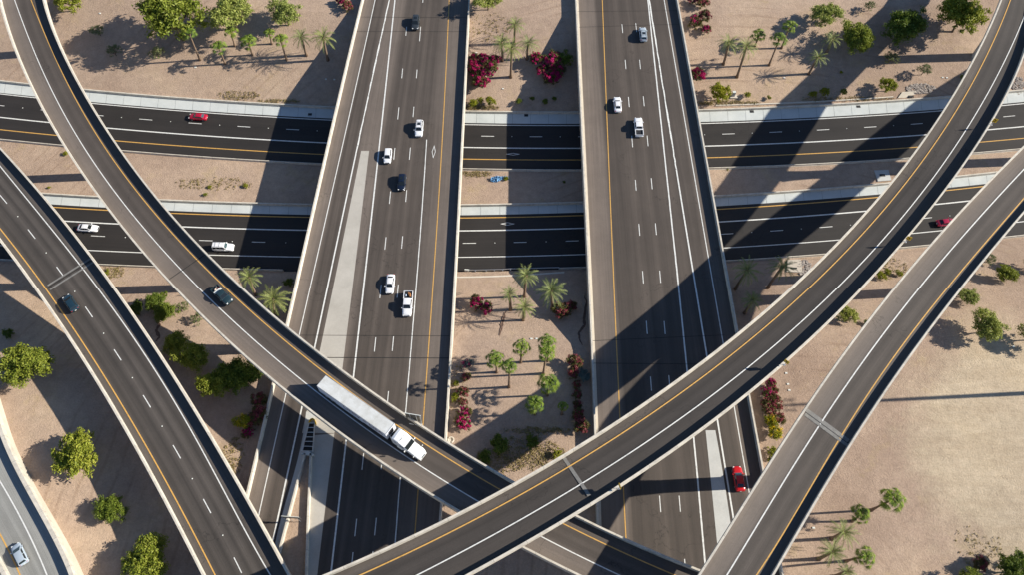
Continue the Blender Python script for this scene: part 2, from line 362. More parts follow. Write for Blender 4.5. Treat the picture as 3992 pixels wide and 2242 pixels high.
KE('U_edge', '''00: 0,940 350,977 915,1033 1500,1085 2000,1125 2575,1163 10: 755,1200 2080,1250 2575,1255 20: 680,1257 1885,1235 2575,1215 30: 500,1190 1200,1150 1760,1108 2355,1055 2575,1038''')
KE('U_dash', '''00: 20,1058 1015,1158 1464,1197 1959,1235 2449,1270 10: 363,1297 2320,1365 20: 230,1370 2162,1339 30: 83,1323 557,1301 1032,1273 1498,1242 2426,1163''')
KE('U_thick', '''00: 0,1178 490,1225 1070,1280 1800,1340 2575,1393 10: 700,1428 11: 2065,40 2575,46 21: 685,46 1925,22 2575,0 30: 0,1442 400,1420 1000,1385 1600,1352 2210,1300 2575,1270''')
KE('U_yel', '''00: 0,1300 565,1355 1160,1408 1640,1447 01: 2000,40 2575,68 11: 670,103 2060,155 2575,160 21: 690,163 1950,135 2575,118 31: 700,85 1520,30 30: 2140,1422 2575,1387''')
KE('U_sb', '''00: 200,1414 01: 1225,65 1800,108 2575,158 11: 655,190 2055,250 2575,262 21: 690,262 1970,235 2575,218 31: 700,180 1420,138 2070,90 2575,45''', .8)
KE('D_nb', '''01: 420,495 970,525 1600,560 2575,590 11: 555,600 2035,610 2575,608 21: 705,590 2020,512 2575,482 31: 700,437 1240,392 1910,322 2280,282''', .8)
KE('D_band', '''01: 510,608 1040,635 1700,678 2540,695 11: 530,708 2030,715 2575,715 21: 715,693 2045,622 2575,593 31: 700,540 1140,505 1840,440 2160,405''')
KE('D_yel', '''01: 530,637 1075,668 1720,700 2575,722 11: 525,735 2030,747 2575,742 21: 715,722 2050,655 2575,625 31: 800,565 1120,535 1810,468 2135,433''')
KE('D_thick', '''01: 640,775 1190,808 1840,835 2575,855 11: 495,865 2025,875 2575,870 21: 720,850 2065,782 2575,752 31: 500,715 1000,675 1700,608 2000,577''')
KE('D_dash', '''01: 984,928 2067,971 11: 45,987 2136,999 21: 71,990 593,978 2150,905 31: 92,872 587,834 1620,745''')
KE('D_edge', '''01: 870,1070 1420,1093 2105,1118 2575,1127 11: 430,1135 2010,1140 2575,1135 21: 730,1112 2115,1045 2575,1020 31: 730,962 1470,898 1740,873 2500,790''')
KE('D_sb', '''01: 0,1157 980,1208 1540,1230 2250,1254 11: 340,1270 2105,1263 2575,1257 21: 735,1242 2140,1162 2575,1147 31: 590,1109 1340,1047 1600,1020 2380,932 2575,912''', .8)

Xg = [-1500, -900, -600, -420, -320, -270]+[-240+3*i for i in range(161)]+[270, 320, 420, 600, 900, 1500]
def edgeY(name, off):
    c = cur[name]; pts = c.line(-20, 4012, 60); xs = [p.x for p in pts]; ys = [p.y for p in pts]
    s0 = (ys[3]-ys[0])/(xs[3]-xs[0]); s1 = (ys[-1]-ys[-4])/(xs[-1]-xs[-4])
    def f(X):
        if X < xs[0]: return ys[0]+s0*max(X-xs[0], -120)*.8+off
        if X > xs[-1]: return ys[-1]+s1*min(X-xs[-1], 120)*.8+off
        return float(np.interp(X, xs, ys))+off
    return f
yN, yUS, yLN, yS = edgeY('U_nb', .25), edgeY('U_sb', -.25), edgeY('D_nb', .25), edgeY('D_sb', -.25)
NLw = [cur['NL_w'].at(t) for t in range(-400, 2700, 60)]
nlx = lambda Y: float(np.interp(Y, [p.y for p in NLw][::-1], [p.x for p in NLw][::-1]))
def sstep(x): x = min(max(x, 0), 1); return x*x*(3-2*x)
def zG(X, Y):
    """ground height: a cutting for the crossing road, level ground north and south of it"""
    n, s = yN(X), yS(X)
    if Y > n:
        d = Y-n; return .55 if d < .5 else min(.55+(d-.5)*.285, 7.8)
    if Y < s:
        d = s-Y
        if d < .5: return .45
        z = .45+(d-.5)*.335
        top = 7.8
        w = nlx(Y)-X
        if w > 4: top += 2.6*sstep((w-4)/38)
        return min(z, top)
    if yLN(X) < Y < yUS(X): return .3
    return -.12

def smooth_profile(): pass
# ground mesh: rows follow the crossing road so its edges stay clean
def ground_mesh():
    nd_ = [0, .05, .6, 2, 4, 6.5, 9, 12, 15, 18, 21, 24, 25.8, 27.6, 30, 34, 38, 43, 48, 54, 60, 70, 80, 95, 110, 140, 190, 280, 450, 800, 1500]
    sd_ = [0, .05, .6, 2, 4, 6.5, 9, 12, 15, 18, 20, 21.8, 23.5, 26, 29, 32, 35, 38, 42, 46, 50, 54, 58, 63, 68, 74, 80, 90, 100, 120, 160, 240, 400, 800, 1500]
    vs = []; cols = 0
    for X in Xg:
        n, us, ln, s = yN(X), yUS(X), yLN(X), yS(X)
        col = [(s-d, zG(X, s-d-.001) if d > 0 else -.12) for d in sd_[::-1]]
        col += [((s*3+ln)/4, -.12), ((s+ln)/2, -.12), (ln, -.12), (ln+.05, .3), (ln*.7+us*.3, .32), (ln*.3+us*.7, .32), (us-.05, .3), (us, -.12), ((us+n)/2, -.12), ((us+3*n)/4, -.12)]
        col += [(n+d, zG(X, n+d+.001) if d > 0 else -.12) for d in nd_]
        cols = len(col)
        for y, z in col: vs.append((X, y, z))
    fs = []
    for i in range(len(Xg)-1):
        for j in range(cols-1):
            a = i*cols+j; fs.append((a, a+cols, a+cols+1, a+1))
    b = MB(); b.add(vs, fs); return b

def ground_mat():
    m = mat('desert_gravel', (.4,.3,.24), .95, spec=.1); nt = m.node_tree; b = nt.nodes['Principled BSDF']
    P = nd(nt, 'ShaderNodeNewGeometry').outputs['Position']
    big = noise(nt, P, .045, 7, .68); c = ramp(nt, big, [(.3, (.375,.272,.205)), (.55, (.44,.328,.248)), (.75, (.50,.385,.285))])
    dry = noise(nt, mapping(nt, P, (1,1,1), (40,7,0)), .11, 6, .75)
    c = mix(nt, c, (.44,.335,.19), ramp(nt, dry, [(.56, 0.0), (.72, .7)]))
    # bare graded dirt on the right
    ctr = un(4010, 1800, 7.8)
    d = nd(nt, 'ShaderNodeVectorMath', operation='DISTANCE'); nt.links.new(mapping(nt, P, (1, .78, 0)), d.inputs[0]); d.inputs[1].default_value = (ctr[0], ctr[1]*.78, 0)
    ns = noise(nt, P, .07, 6, .75); ad = nd(nt, 'ShaderNodeMath', operation='MULTIPLY_ADD'); nt.links.new(ns, ad.inputs[0]); ad.inputs[1].default_value = 24; nt.links.new(d.outputs['Value'], ad.inputs[2])
    mp_ = nd(nt, 'ShaderNodeMapping'); mp_.inputs['Scale'].default_value = (.10, .55, 1); mp_.inputs['Rotation'].default_value = (0, 0, .25); nt.links.new(P, mp_.inputs['Vector'])
    track = noise(nt, mp_.outputs[0], .7, 6, .8)
    dirt = ramp(nt, track, [(.3, (.47,.375,.26)), (.7, (.60,.50,.365))])
    c = mix(nt, c, dirt, ramp(nt, ad.outputs[0], [(.0, 1.0), (1.0, 1.0)]) if False else ramp(nt, _scaled(nt, ad.outputs[0], 1/40), [(.72, .9), (.93, 0.0)]))
    bt = noise(nt, P, .022, 6, .7); c = mix(nt, c, ramp(nt, bt, [(.32, (.80,.79,.80)), (.5, (1,1,1)), (.68, (1.10,1.08,1.02))]), 1.0, 'MULTIPLY')
    # old tyre arcs in the soft ground at lower right
    wv = nd(nt, 'ShaderNodeTexWave', wave_type='RINGS', rings_direction='Z'); wv.inputs['Scale'].default_value = .11; wv.inputs['Distortion'].default_value = 5; wv.inputs['Detail'].default_value = 3; wv.inputs['Detail Scale'].default_value = .35
    t0 = un(3300, 2300, 7.8); nt.links.new(mapping(nt, P, (1, 1, 0), (-t0[0], -t0[1], 0)), wv.inputs['Vector'])
    gt = noise(nt, P, .05, 3, .6)
    arcs = ramp(nt, wv.outputs['Fac'], [(.0, (.84,.82,.80)), (.08, (.92,.91,.9)), (.16, (1,1,1))])
    c = mix(nt, c, mix(nt, (1,1,1), arcs, ramp(nt, gt, [(.5, 0.0), (.6, .9)])), 1.0, 'MULTIPLY')
    # stones and grit
    v = nd(nt, 'ShaderNodeTexVoronoi'); v.inputs['Scale'].default_value = 3.2; nt.links.new(P, v.inputs['Vector'])
    g = noise(nt, P, 2.6, 4, .85); c = mix(nt, c, ramp(nt, g, [(.25, .74), (.5, .97), (.75, 1.08)]), 1.0, 'MULTIPLY')
    g2 = noise(nt, P, .6, 5, .7); c = mix(nt, c, ramp(nt, g2, [(.25, .80), (.7, 1.05)]), 1.0, 'MULTIPLY')
    c = mix(nt, c, ramp(nt, v.outputs['Distance'], [(.0, 1.15), (.25, .93), (.6, 1.0)]), 1.0, 'MULTIPLY')
    nt.links.new(c, b.inputs['Base Color']); bump(nt, g, .6, .25, b)
    return m
def _scaled(nt, s, k):
    n = nd(nt, 'ShaderNodeMath', operation='MULTIPLY'); nt.links.new(s, n.inputs[0]); n.inputs[1].default_value = k; return n.outputs[0]
M['ground'] = ground_mat()
ground = ground_mesh().build('ground', M['ground'], smooth=False); struct(ground)
ground['label'] = 'pinkish tan gravel ground with slopes down to the crossing road'

# ---------------------------------------------------------------- the crossing roads in the cutting
X0, X1 = -700, 4700
AE = asphalt('dark_fresh_asphalt', (.035,.032,.031), [(0, .9), (.2, 1.0), (.33, 1.12), (.42, .95), (.55, 1.1), (.7, 1.0), (.85, 1.15), (1, .95)], rough=.7)
def dashes(cname, spans, axis='y'):
    """spans: traced start and end of each dash, plus the same spacing carried on beyond them"""
    c = cur[cname]; out = []
    for a, b in spans: out.append([c.at(a+(b-a)*k/2) for k in range(3)])
    return out
def markers(road, cname, spans):
    s_ = sorted(spans)
    for (a0, a1), (b0, b1) in zip(s_, s_[1:]):
        if b0-a1 > 260: continue
        p = cur[cname].at((a1+b0)/2); b = MB(); b.box((p.x, p.y, p.z+.05), (.22, .22, .07), top=(.12, .12)); b.build('road_marker', M['lid'], road)
def sp(crop, lst, axis):
    i, j = int(crop[0]), int(crop[1]); o = (0, 1000, 2000, 2992)[i] if axis == 'x' else (0, 560, 1120, 1680)[j]
    return [(o+a/2.575, o+b/2.575) for a, b in lst]
def cross_road(pre, label, nb, sb, band):
    s = 70
    n0, s0 = cur[nb], cur[sb]
    L = [p-Vector((0,0,.78)) for p in n0.line(X0, X1, s)]; R = [p-Vector((0,0,.78)) for p in s0.line(X0, X1, s)]
    rd = sheet('road', L, R, AE); struct(rd); rd['label'] = label
    bd = cur[band].line(X0, X1, s)
    sh = sheet('pavement', [p+Vector((0,0,.012)) for p in L], bd, M['band'], lift=.03); struct(sh)
    js = MB()
    acc = 0.0
    for i in range(1, len(bd)):
        a, b = bd[i-1], bd[i]; l0, l1 = L[i-1], L[i]
        seg = (b-a).length; t = (4.6-acc % 4.6)
        while t < seg:
            p = a.lerp(b, t/seg); q = l0.lerp(l1, t/seg)
            e = (b-a).normalized()*.018; z = Vector((0, 0, .05))
            js.add([p-e+z, p+e+z, q+e+z, q-e+z], [(0,1,2,3)]); t += 4.6
        acc += seg
    js.build('slab_joint', M['joint'], sh)
    sh['label'] = 'pale concrete strip along the north side of the '+('upper' if pre == 'U' else 'lower')+' crossing road'
    return rd
up = cross_road('U', 'upper dark asphalt crossing road carrying the red sedan', 'U_nb', 'U_sb', 'U_band')
lo = cross_road('D', 'lower dark asphalt crossing road carrying two white cars', 'D_nb', 'D_sb', 'D_band')
for o in ():
    pass
LX = (X0, X1, 70)
ribbon('edge_line', cur['U_edge'].line(*LX), .24, M['white'], up, .035)
ribbon('thick_line', cur['U_thick'].line(*LX), .31, M['white'], up, .035)
ribbon('yellow_line', cur['U_yel'].line(*LX), .24, M['yellow'], up, .035)
ud = sp('00', [(-84,45), (410,440), (955,1040), (1398,1530), (1894,2025), (2385,2513)], 'x')+sp('10', [(298,428), (790,915), (1285,1410), (1770,1895), (2256,2385)], 'x')+sp('20', [(167,293), (655,783), (1135,1262), (1620,1745), (2100,2225)], 'x')+sp('30', [(20,145), (495,620), (970,1093), (1438,1558), (1905,2025), (2367,2485)], 'x')
st = 188; ud += [(ud[0][0]-st*k, ud[0][1]-st*k) for k in range(1, 4)]+[(ud[-1][0]+180*k, ud[-1][1]+180*k) for k in range(1, 4)]
for q_ in dashes('U_dash', ud): ribbon('lane_dash', q_, .17, M['white'], up, .036)
ribbon('edge_line', cur['D_edge'].line(*LX), .22, M['white'], lo, .035)
ribbon('thick_line', cur['D_thick'].line(*LX), .31, M['white'], lo, .035)
ribbon('yellow_line', cur['D_yel'].line(*LX), .24, M['yellow'], lo, .035)
dd = sp('01', [(-170,-30), (373,514), (913,1055), (1460,1600), (1998,2135)], 'x')+[(990-8,1034)]+sp('11', [(500,632), (1020,1155), (1540,1675), (2070,2203)], 'x')+sp('21', [(7,135), (529,658), (1050,1180), (1570,1700), (2088,2210)], 'x')+sp('31', [(28,157), (522,652), (1010,1140), (1520,1650), (2010,2140), (2490,2600)], 'x')
for q_ in dashes('D_dash', dd): ribbon('lane_dash', q_, .17, M['white'], lo, .036)
markers(up, 'U_dash', [x for x in ud if -100 < x[0] < 4000]); markers(lo, 'D_dash', [x for x in dd if -100 < x[0] < 4000])
def diamond(parent, c, hl, hw, ang, z, mat_):
    b = MB(); w = .13
    cr, sr = cos(ang), sin(ang)
    P = lambda a, e: (c[0]+a*cr-e*sr, c[1]+a*sr+e*cr, z)
    o = [P(hl,0), P(0,hw), P(-hl,0), P(0,-hw)]; kl = w*hypot(hl, hw)/hw; kw = w*hypot(hl, hw)/hl
    i_ = [P(hl-kl,0), P(0,hw-kw), P(-hl+kl,0), P(0,-hw+kw)]
    b.add(o+i_, [(k, (k+1)%4, 4+(k+1)%4, 4+k) for k in range(4)])
    return b.build('lane_diamond', mat_, parent)
diamond(up, un(*C('11', 2575, 103), 0), 1.75, .38, 0, .037, M['white'])
diamond(lo, un(*C('11', 2520, 804), 0), 1.75, .42, 0, .037, M['white'])
jersey = [(-.30, -.8), (-.28, -.62), (-.13, -.4), (-.10, 0), (.10, 0), (.13, -.4), (.28, -.62), (.30, -.8)]
def crossbar(cname, name, label, cat='barrier', t0=X0, t1=X1, prof=None, matk='conc_pale'):
    return tag(profile(name, cur[cname].line(t0, t1, 60), prof or jersey, M['barrier']), label, cat)
crossbar('U_nb', 'retaining_barrier', 'concrete barrier along the north edge of the upper crossing road, below the palm slope', prof=[(-.2,-.95), (-.16,0), (.16,0), (.2,-.95)])
crossbar('U_sb', 'concrete_barrier', 'concrete barrier along the south edge of the upper crossing road')
crossbar('D_nb', 'retaining_barrier', 'concrete barrier between the gravel median and the lower crossing road', prof=[(-.2,-.95), (-.16,0), (.16,0), (.2,-.95)])
crossbar('D_sb', 'concrete_barrier', 'concrete barrier along the south edge of the lower crossing road, west of the guardrail', t1=C('11', 340, 0)[0]-30)
crossbar('D_sb', 'concrete_barrier', 'concrete barrier along the south edge of the lower crossing road, east of the guardrail', t0=C('21', 470, 0)[0])
# second low kerb wall on the slope at upper right
kw = Curve(T('20: 2035,1060 2300,1050 2575,1040 30: 0,1045 600,1015 1260,973'), zG, 'x', 2)
tag(profile('kerb_wall', [p+Vector((0,0,.25)) for p in kw.line(C('20', 2035, 0)[0], C('30', 1260, 0)[0], 30)], [(-.15,-.4), (-.15,0), (.15,0), (.15,-.4)], M['conc_pale']), 'low concrete kerb wall above the upper road, left of the drain slab', 'kerb wall')

# ---------------------------------------------------------------- bridges and flyovers
def flyover(name, label, cat, cl, cr, t0, t1, am, thick=.55, girder=2.2, step=20, bw=.20, cols=6, full=False, bh=None):
    root = empty(name, label, cat)
    Lc, Rc = cur[cl].line(t0, t1, step), cur[cr].line(t0, t1, step)
    bh = bh or BH; dn = Vector((0,0,-bh))
    n = max(len(Lc), len(Rc))
    Lc = [cur[cl].at(t0+(t1-t0)*i/(n-1)) for i in range(n)]; Rc = [cur[cr].at(t0+(t1-t0)*i/(n-1)) for i in range(n)]
    L = [p+dn for p in Lc]; R = [p+dn for p in Rc]
    sheet('deck', L, R, am, root, cols=cols)
    NL, NR = normals(Lc), normals(Rc)
    side = 1 if (Rc[0]-Lc[0]).dot(NL[0]) < 0 else -1
    Lo = [p+q*(bw*side) for p, q in zip(L, NL)]; Ro = [p-q*(bw*side) for p, q in zip(R, NR)]
    def slab(nm, A, B, ztop, zbot, tuck=0.0):
        b = MB(); vs = []
        for a, c in zip(A, B):
            vs += [a+Vector((0,0,ztop)), c+Vector((0,0,ztop)), c.lerp(a, tuck)+Vector((0,0,zbot)), a.lerp(c, tuck)+Vector((0,0,zbot))]
        fs = []
        for i in range(len(A)-1):
            for j in range(4): fs.append((4*i+j, 4*i+(j+1)%4, 4*i+4+(j+1)%4, 4*i+4+j))
        b.add(vs, fs); return b.build(nm, M['conc'], root)
    slab('slab', Lo, Ro, -.06, -thick, .0)
    if full: pass
    else:
        A = [l.lerp(r, .2) for l, r in zip(L, R)]; B = [l.lerp(r, .8) for l, r in zip(L, R)]
        slab('girder', A, B, -thick+.01, -girder, .06)
    pf = [(-bw, -bh-.05), (-bw*.85, 0), (bw*.85, 0), (bw, -bh-.05)]
    profile('barrier', Lc, pf, M['barrier'], root); profile('barrier', Rc, pf, M['barrier'], root)
    root['t0'], root['t1'] = t0, t1
    return root
def pline(road, c, w, m, t0, t1, name, lift=.022, jag=0.0):
    return ribbon(name, cur[c].line(t0, t1, 18), w, M[m], road, lift, jag)
def across(road, p0, p1, zf, w, m, name, lift=.03, n=8, s0=0.0, s1=0.0):
    a, b = unf(*p0, lambda X, Y: zf(X, Y)+s0), unf(*p1, lambda X, Y: zf(X, Y)+s1); pts = []
    for i in range(n+1):
        x, y = a[0]+(b[0]-a[0])*i/n, a[1]+(b[1]-a[1])*i/n; pts.append(Vector((x, y, zf(x, y)+s0+(s1-s0)*i/n)))
    return ribbon(name, pts, w, M[m], road, lift)
S_A = [(0, 2.1), (.2, 2.2), (.33, 2.0), (.39, 1.25), (.46, 1.0), (.52, .95), (.575, 1.15), (.62, 1.15), (.68, .95), (.74, 1.05), (.79, 1.35), (1, 1.45)]  # pale west shoulder: dust, plus sun sheen put into the colour
AA = asphalt('flyover_asphalt', (.100,.087,.079), S_A)
A = flyover('flyover', 'single lane flyover curving down from top left under the wide flyover, carrying the white truck', 'overpass', 'A_w', 'A_e', -500, 2650, AA)
pline(A, 'A_white', .19, 'white', -500, 2650, 'edge_line'); pline(A, 'A_yel', .19, 'yellow', -500, 2650, 'yellow_line')
across(A, C('01', 1700, 1362), C('01', 2060, 1112), zA, .16, 'joint', 'expansion_joint')
S_B = [(0, 1.2), (.07, 1.6), (.14, 1.75), (.22, 1.35), (.29, 1.05), (.37, .92), (.45, 1.12), (.52, 1.08), (.6, .9), (.66, 1.05), (.75, 1.15), (1, 1.2)]
S_B = [(p, v**1.25) for p, v in S_B]
AB = asphalt('dark_flyover_asphalt', (.074,.066,.061), S_B)
Bf = flyover('flyover', 'topmost flyover sweeping from bottom left up to the top right corner, with yellow chevron signs', 'overpass', 'B_w', 'B_e', -650, 2700, AB)
pline(Bf, 'B_white', .19, 'white', -650, 2700, 'edge_line', .05); pline(Bf, 'B_yel', .2, 'yellow', -650, 2700, 'yellow_line', .05)
across(Bf, C('23', 508, 270), C('23', 765, 655), zB, .6, 'joint_conc', 'joint_strip', .03, s0=-.58, s1=.85); across(Bf, C('23', 520, 262), C('23', 785, 680), zB, .14, 'joint', 'expansion_joint', .04, s0=-.6, s1=.92)
S_L = [(0, 1.3), (.1, 1.3), (.15, 1.05), (.2, .85), (.25, 1.05), (.3, .98), (.37, .82), (.43, 1.1), (.47, 1.25), (.5, 1.1), (.56, .85), (.61, 1.2), (.65, 1.15), (.71, .82), (.78, 1.0), (.83, 1.3), (1, 1.35)]
S_L = [(p, v**1.5) for p, v in S_L]
AL = asphalt('two_lane_ramp_asphalt', (.090,.081,.075), S_L)
Lf = flyover('flyover', 'two lane flyover along the left side carrying the dark teal car', 'overpass', 'L_w', 'L_e', 300, 2750, AL)
pline(Lf, 'L_white', .2, 'white', 300, 2750, 'edge_line'); pline(Lf, 'L_yel', .22, 'yellow', 300, 2750, 'yellow_line')
ld = []
for cr, ys in (('01', [(512,600), (860,953), (1237,1333)]), ('02', [(197,303), (627,737), (1087,1210)]), ('03', [(147,280), (688,830), (1275,1430)])): ld += sp(cr, ys, 'y')
for q_ in dashes('L_dash', ld+[(2430, 2495)]): ribbon('lane_dash', q_, .17, M['white'], Lf, .022)
markers(Lf, 'L_dash', ld)
for dx in (-20, 20):
    across(Lf, C('01', 490+dx*.6, 1447+dx), C('01', 922+dx*.6, 1172+dx), zL, .38, 'joint_conc', 'joint_strip', .026)
across(Lf, C('01', 485, 1447), C('01', 915, 1172), zL, .2, 'joint', 'expansion_joint', .032)
S_R = [(0, 2.3), (.2, 2.2), (.32, 2.0), (.38, 1.2), (.46, .92), (.52, 1.0), (.58, 1.25), (.64, 1.1), (.7, .9), (.77, 1.1), (.82, 1.45), (1, 1.5)]  # west shoulder again paler from dust and a painted-in sheen
AR = asphalt('right_ramp_asphalt', (.097,.085,.077), S_R)
Rf = flyover('flyover', 'single lane flyover along the right side above the red car, with a concrete joint band', 'overpass', 'R_w', 'R_e', -1500, 2750, AR, bh=1.0)
pline(Rf, 'R_white', .21, 'white', -1500, 2750, 'edge_line'); pline(Rf, 'R_yel', .2, 'yellow', -1500, 2750, 'yellow_line')
for dy in (-24, 24): across(Rf, C('32', 378, 1250+dy), C('33', 812, 128+dy), zR, .75, 'joint_conc', 'joint_strip', .026)
across(Rf, C('32', 378, 1250), C('33', 812, 128), zR, .22, 'joint', 'expansion_joint', .032)
AC = asphalt('ramp_concrete', (.40,.415,.41), [(0, 1.0), (.3, .95), (.42, .8), (.5, 1.0), (.6, .82), (.7, 1.0), (1, 1.05)], rough=.8)
Cf = flyover('ramp', 'pale concrete ramp with thick cream parapet in the bottom left corner', 'ramp', 'C_w', 'C_e', 1500, 2750, AC, thick=3.4, full=True, bw=.42)
pline(Cf, 'C_white', .24, 'white', 1500, 2750, 'edge_line'); pline(Cf, 'C_yel', .24, 'yellow', 1500, 2750, 'yellow_line')
S_NL = [(0, 1.9), (.05, 1.85), (.10, 1.6), (.13, .95), (.15, 1.15), (.17, 1.15), (.19, .95), (.215, 1.25), (.26, 1.7), (.38, 1.7), (.42, 1.15), (.45, .98), (.475, 1.1), (.51, 1.0), (.53, 1.3), (.56, .98), (.585, 1.1), (.61, 1.0), (.635, 1.3), (.67, 1.0), (.69, 1.1), (.73, 1.02), (.76, 1.2), (.86, 1.6), (1, 1.8)]
S_NL = [(p, v**1.35) for p, v in S_NL]
AN = asphalt('highway_asphalt', (.098,.084,.075), S_NL)
NL = flyover('highway_bridge', 'left highway carriageway running down the picture, with a pale concrete gore strip', 'bridge', 'NL_w', 'NL_e', -500, 2700, AN, thick=1.7, full=True, step=30)
S_NR = [(0, 1.9), (.1, 1.85), (.18, 1.7), (.21, 1.0), (.3, .95), (.36, 1.1), (.4, 1.25), (.45, .98), (.48, 1.08), (.52, 1.22), (.56, .98), (.6, 1.1), (.66, 1.15), (.72, 1.2), (.76, 1.0), (.82, 1.1), (.86, 1.0), (.9, 1.5), (1, 1.6)]
S_NR = [(p, v**1.35) for p, v in S_NR]
ANR = asphalt('highway_asphalt_east', (.094,.080,.071), S_NR)
NR = flyover('highway_bridge', 'right highway carriageway running up the picture, with three vehicles near its top', 'bridge', 'NR_w', 'NR_e', -500, 2700, ANR, thick=1.7, full=True, step=30)
for nm, c, w, m, t0, t1, jg in (('edge_line', 'NL_edge', .2, 'white', -500, 2150, 0), ('gore_line', 'NL_gorel', .31, 'worn_white', -500, 600, .06), ('gore_line', 'NL_gorel', .30, 'white', 600, 2110, 0), ('gore_line', 'NL_gorer', .31, 'white', -500, 2700, 0), ('carpool_line', 'NL_hov', .2, 'white', 543, 2700, .02), ('yellow_line', 'NL_yel', .2, 'yellow', -500, 2700, 0)):
    pline(NL, c, w, m, t0, t1, nm, jag=jg)
for nm, c, w, m, t0, t1, jg in (('yellow_line', 'NR_yel', .2, 'yellow', -500, 2700, 0), ('gore_line', 'NR_a', .30, 'white', -500, 2700, .02), ('gore_line', 'NR_b', .30, 'worn_white', -500, 660, .07), ('gore_line', 'NR_b', .31, 'white', 660, 2700, 0), ('edge_line', 'NR_c', .2, 'white', -500, 2700, 0)):
    pline(NR, c, w, m, t0, t1, nm, jag=jg)
def ext(l, s0, s1, n=3):
    l = sorted(l); return l+[(l[0][0]-s0*k, l[0][1]-s0*k) for k in range(1, n+1)]+[(l[-1][0]+s1*k, l[-1][1]+s1*k) for k in range(1, n+1)]
n1 = sp('10', [(265,355), (685,783), (1075,1195)], 'y')+sp('11', [(40,158), (478,602), (938,1062), (1418,1553)], 'y')+sp('12', [(505,650), (1050,1170), (1545,1690)], 'y')+sp('13', [(228-0,395), (887,1062)], 'y')
n1 = [s for s in n1 if not (1715 < s[0] < 1765)]
n2 = sp('10', [(265,410), (695,782), (1068,1172)], 'y')+sp('11', [(37,158), (465,583), (928,1052), (1416,1550)], 'y')+sp('12', [(497,642), (1047,1190)], 'y')+sp('13', [(228,390), (877,1053)], 'y')
for q_ in dashes('NL_d1', ext(n1, 150, 130)): ribbon('lane_dash', q_, .17, M['white'], NL, .022)
for q_ in dashes('NL_d2', ext(n2, 150, 130)): ribbon('lane_dash', q_, .17, M['white'], NL, .022)
r1 = sp('20', [(240,328), (597,690), (970,1070), (1360,1475)], 'y')+sp('21', [(362,470), (803,922), (1278,1403)], 'y')+sp('22', [(340,472), (900,1042), (1470,1630)], 'y')+sp('23', [(655,820), (1290,1447)], 'y')
r2 = sp('20', [(230,318), (597,690), (963,1062), (1358,1465)], 'y')+sp('21', [(345,455), (798,915), (1275,1397)], 'y')+sp('22', [(342,473), (887,1030), (1470,1630)], 'y')+sp('23', [(655,818), (1290,1447)], 'y')
for q_ in dashes('NR_d1', ext(r1, 140, 250, 2)): ribbon('lane_dash', q_, .17, M['white'], NR, .022)
for q_ in dashes('NR_d2', ext(r2, 140, 250, 2)): ribbon('lane_dash', q_, .17, M['white'], NR, .022)
sheet('concrete_strip', cur['NL_cl'].line(587, 1690, 30), cur['NL_cr'].line(587, 1690, 30), M['pad'], NL, .014)
sheet('concrete_strip', cur['NR_cl'].line(1679, 2700, 30), cur['NR_cr'].line(1679, 2700, 30), M['conc_grey'], NR, .014)
gut = MB()
sheet('gutter', [p-Vector((0,0,BH)) for p in cur['NR_w'].line(-500, 2700, 30)], [p+Vector((.75,0,-BH)) for p in cur['NR_w'].line(-500, 2700, 30)], M['conc'], NR, .012)
for (a, b) in (((1045,168), (2110,174)), ((1005,312), (2100,314))): across(NL, C('10', *a), C('10', *b), zN, .09, 'joint', 'expansion_joint')
across(NL, C('12', 420, 484), C('12', 1940, 492), zN, .1, 'joint', 'expansion_joint'); across(NL, C('12', 560, 708), C('12', 1930, 714), zN, .16, 'joint', 'expansion_joint')
across(NR, C('20', 650, 112), C('20', 1650, 104), zN, .08, 'joint', 'expansion_joint'); across(NR, C('20', 660, 270), C('20', 1690, 238), zN, .08, 'joint', 'expansion_joint')
across(NR, C('22', 800, 540), C('22', 2120, 482), zN, .1, 'joint', 'expansion_joint'); across(NR, C('22', 805, 765), C('22', 1900, 775), zN, .1, 'joint', 'expansion_joint')
diamond(NL, un(*C('11', 1779, 78), 8.6), 2.0, .45, pi/2-.03, 8.624, M['white'])
# gore at the bottom left: two walls with dirt between, crash cushion in front
gw1 = Curve(T('13: 475,250 430,450 330,800 280,1000 225,1215'), zN, 'y', 2, 1.0, 1770, 2262)
gw2 = Curve(T('13: 540,250 532,500 512,900 495,1447'), zN, 'y', 2, 1.0, 1770, 2262)
pf = [(-.2,-1.05), (-.17,0), (.17,0), (.2,-1.05)]
tag(profile('concrete_barrier', gw1.line(1768, 2650, 25), pf, M['barrier']), 'concrete wall on the left side of the dirt wedge behind the crash cushion', 'barrier')
tag(profile('concrete_barrier', gw2.line(1768, 2650, 25), pf, M['barrier']), 'concrete wall on the right side of the dirt wedge behind the crash cushion', 'barrier')
isl = sheet('dirt_island', [p-Vector((0,0,.95)) for p in gw1.line(1772, 2650, 25)], [p-Vector((0,0,.95)) for p in gw2.line(1772, 2650, 25)], M['ground'], None, 0.0); struct(isl)
gs1 = Curve(T('12: 500,1250 470,1447 13: 460,60 440,220 370,450 265,800 200,1100 150,1350'), zN, 'y', 3, 0, 1600, 2262)
sheet('gore_apron', gs1.line(1606, 2650, 30), [p-Vector((0,0,1.0)) for p in gw1.line(1606, 2650, 30)], M['conc_grey'], NL, .016)
sheet('gore_apron', [p-Vector((0,0,1.0)) for p in gw2.line(1692, 2650, 30)], cur['NL_cr'].line(1692, 2650, 30), M['pad'], NL, .017)
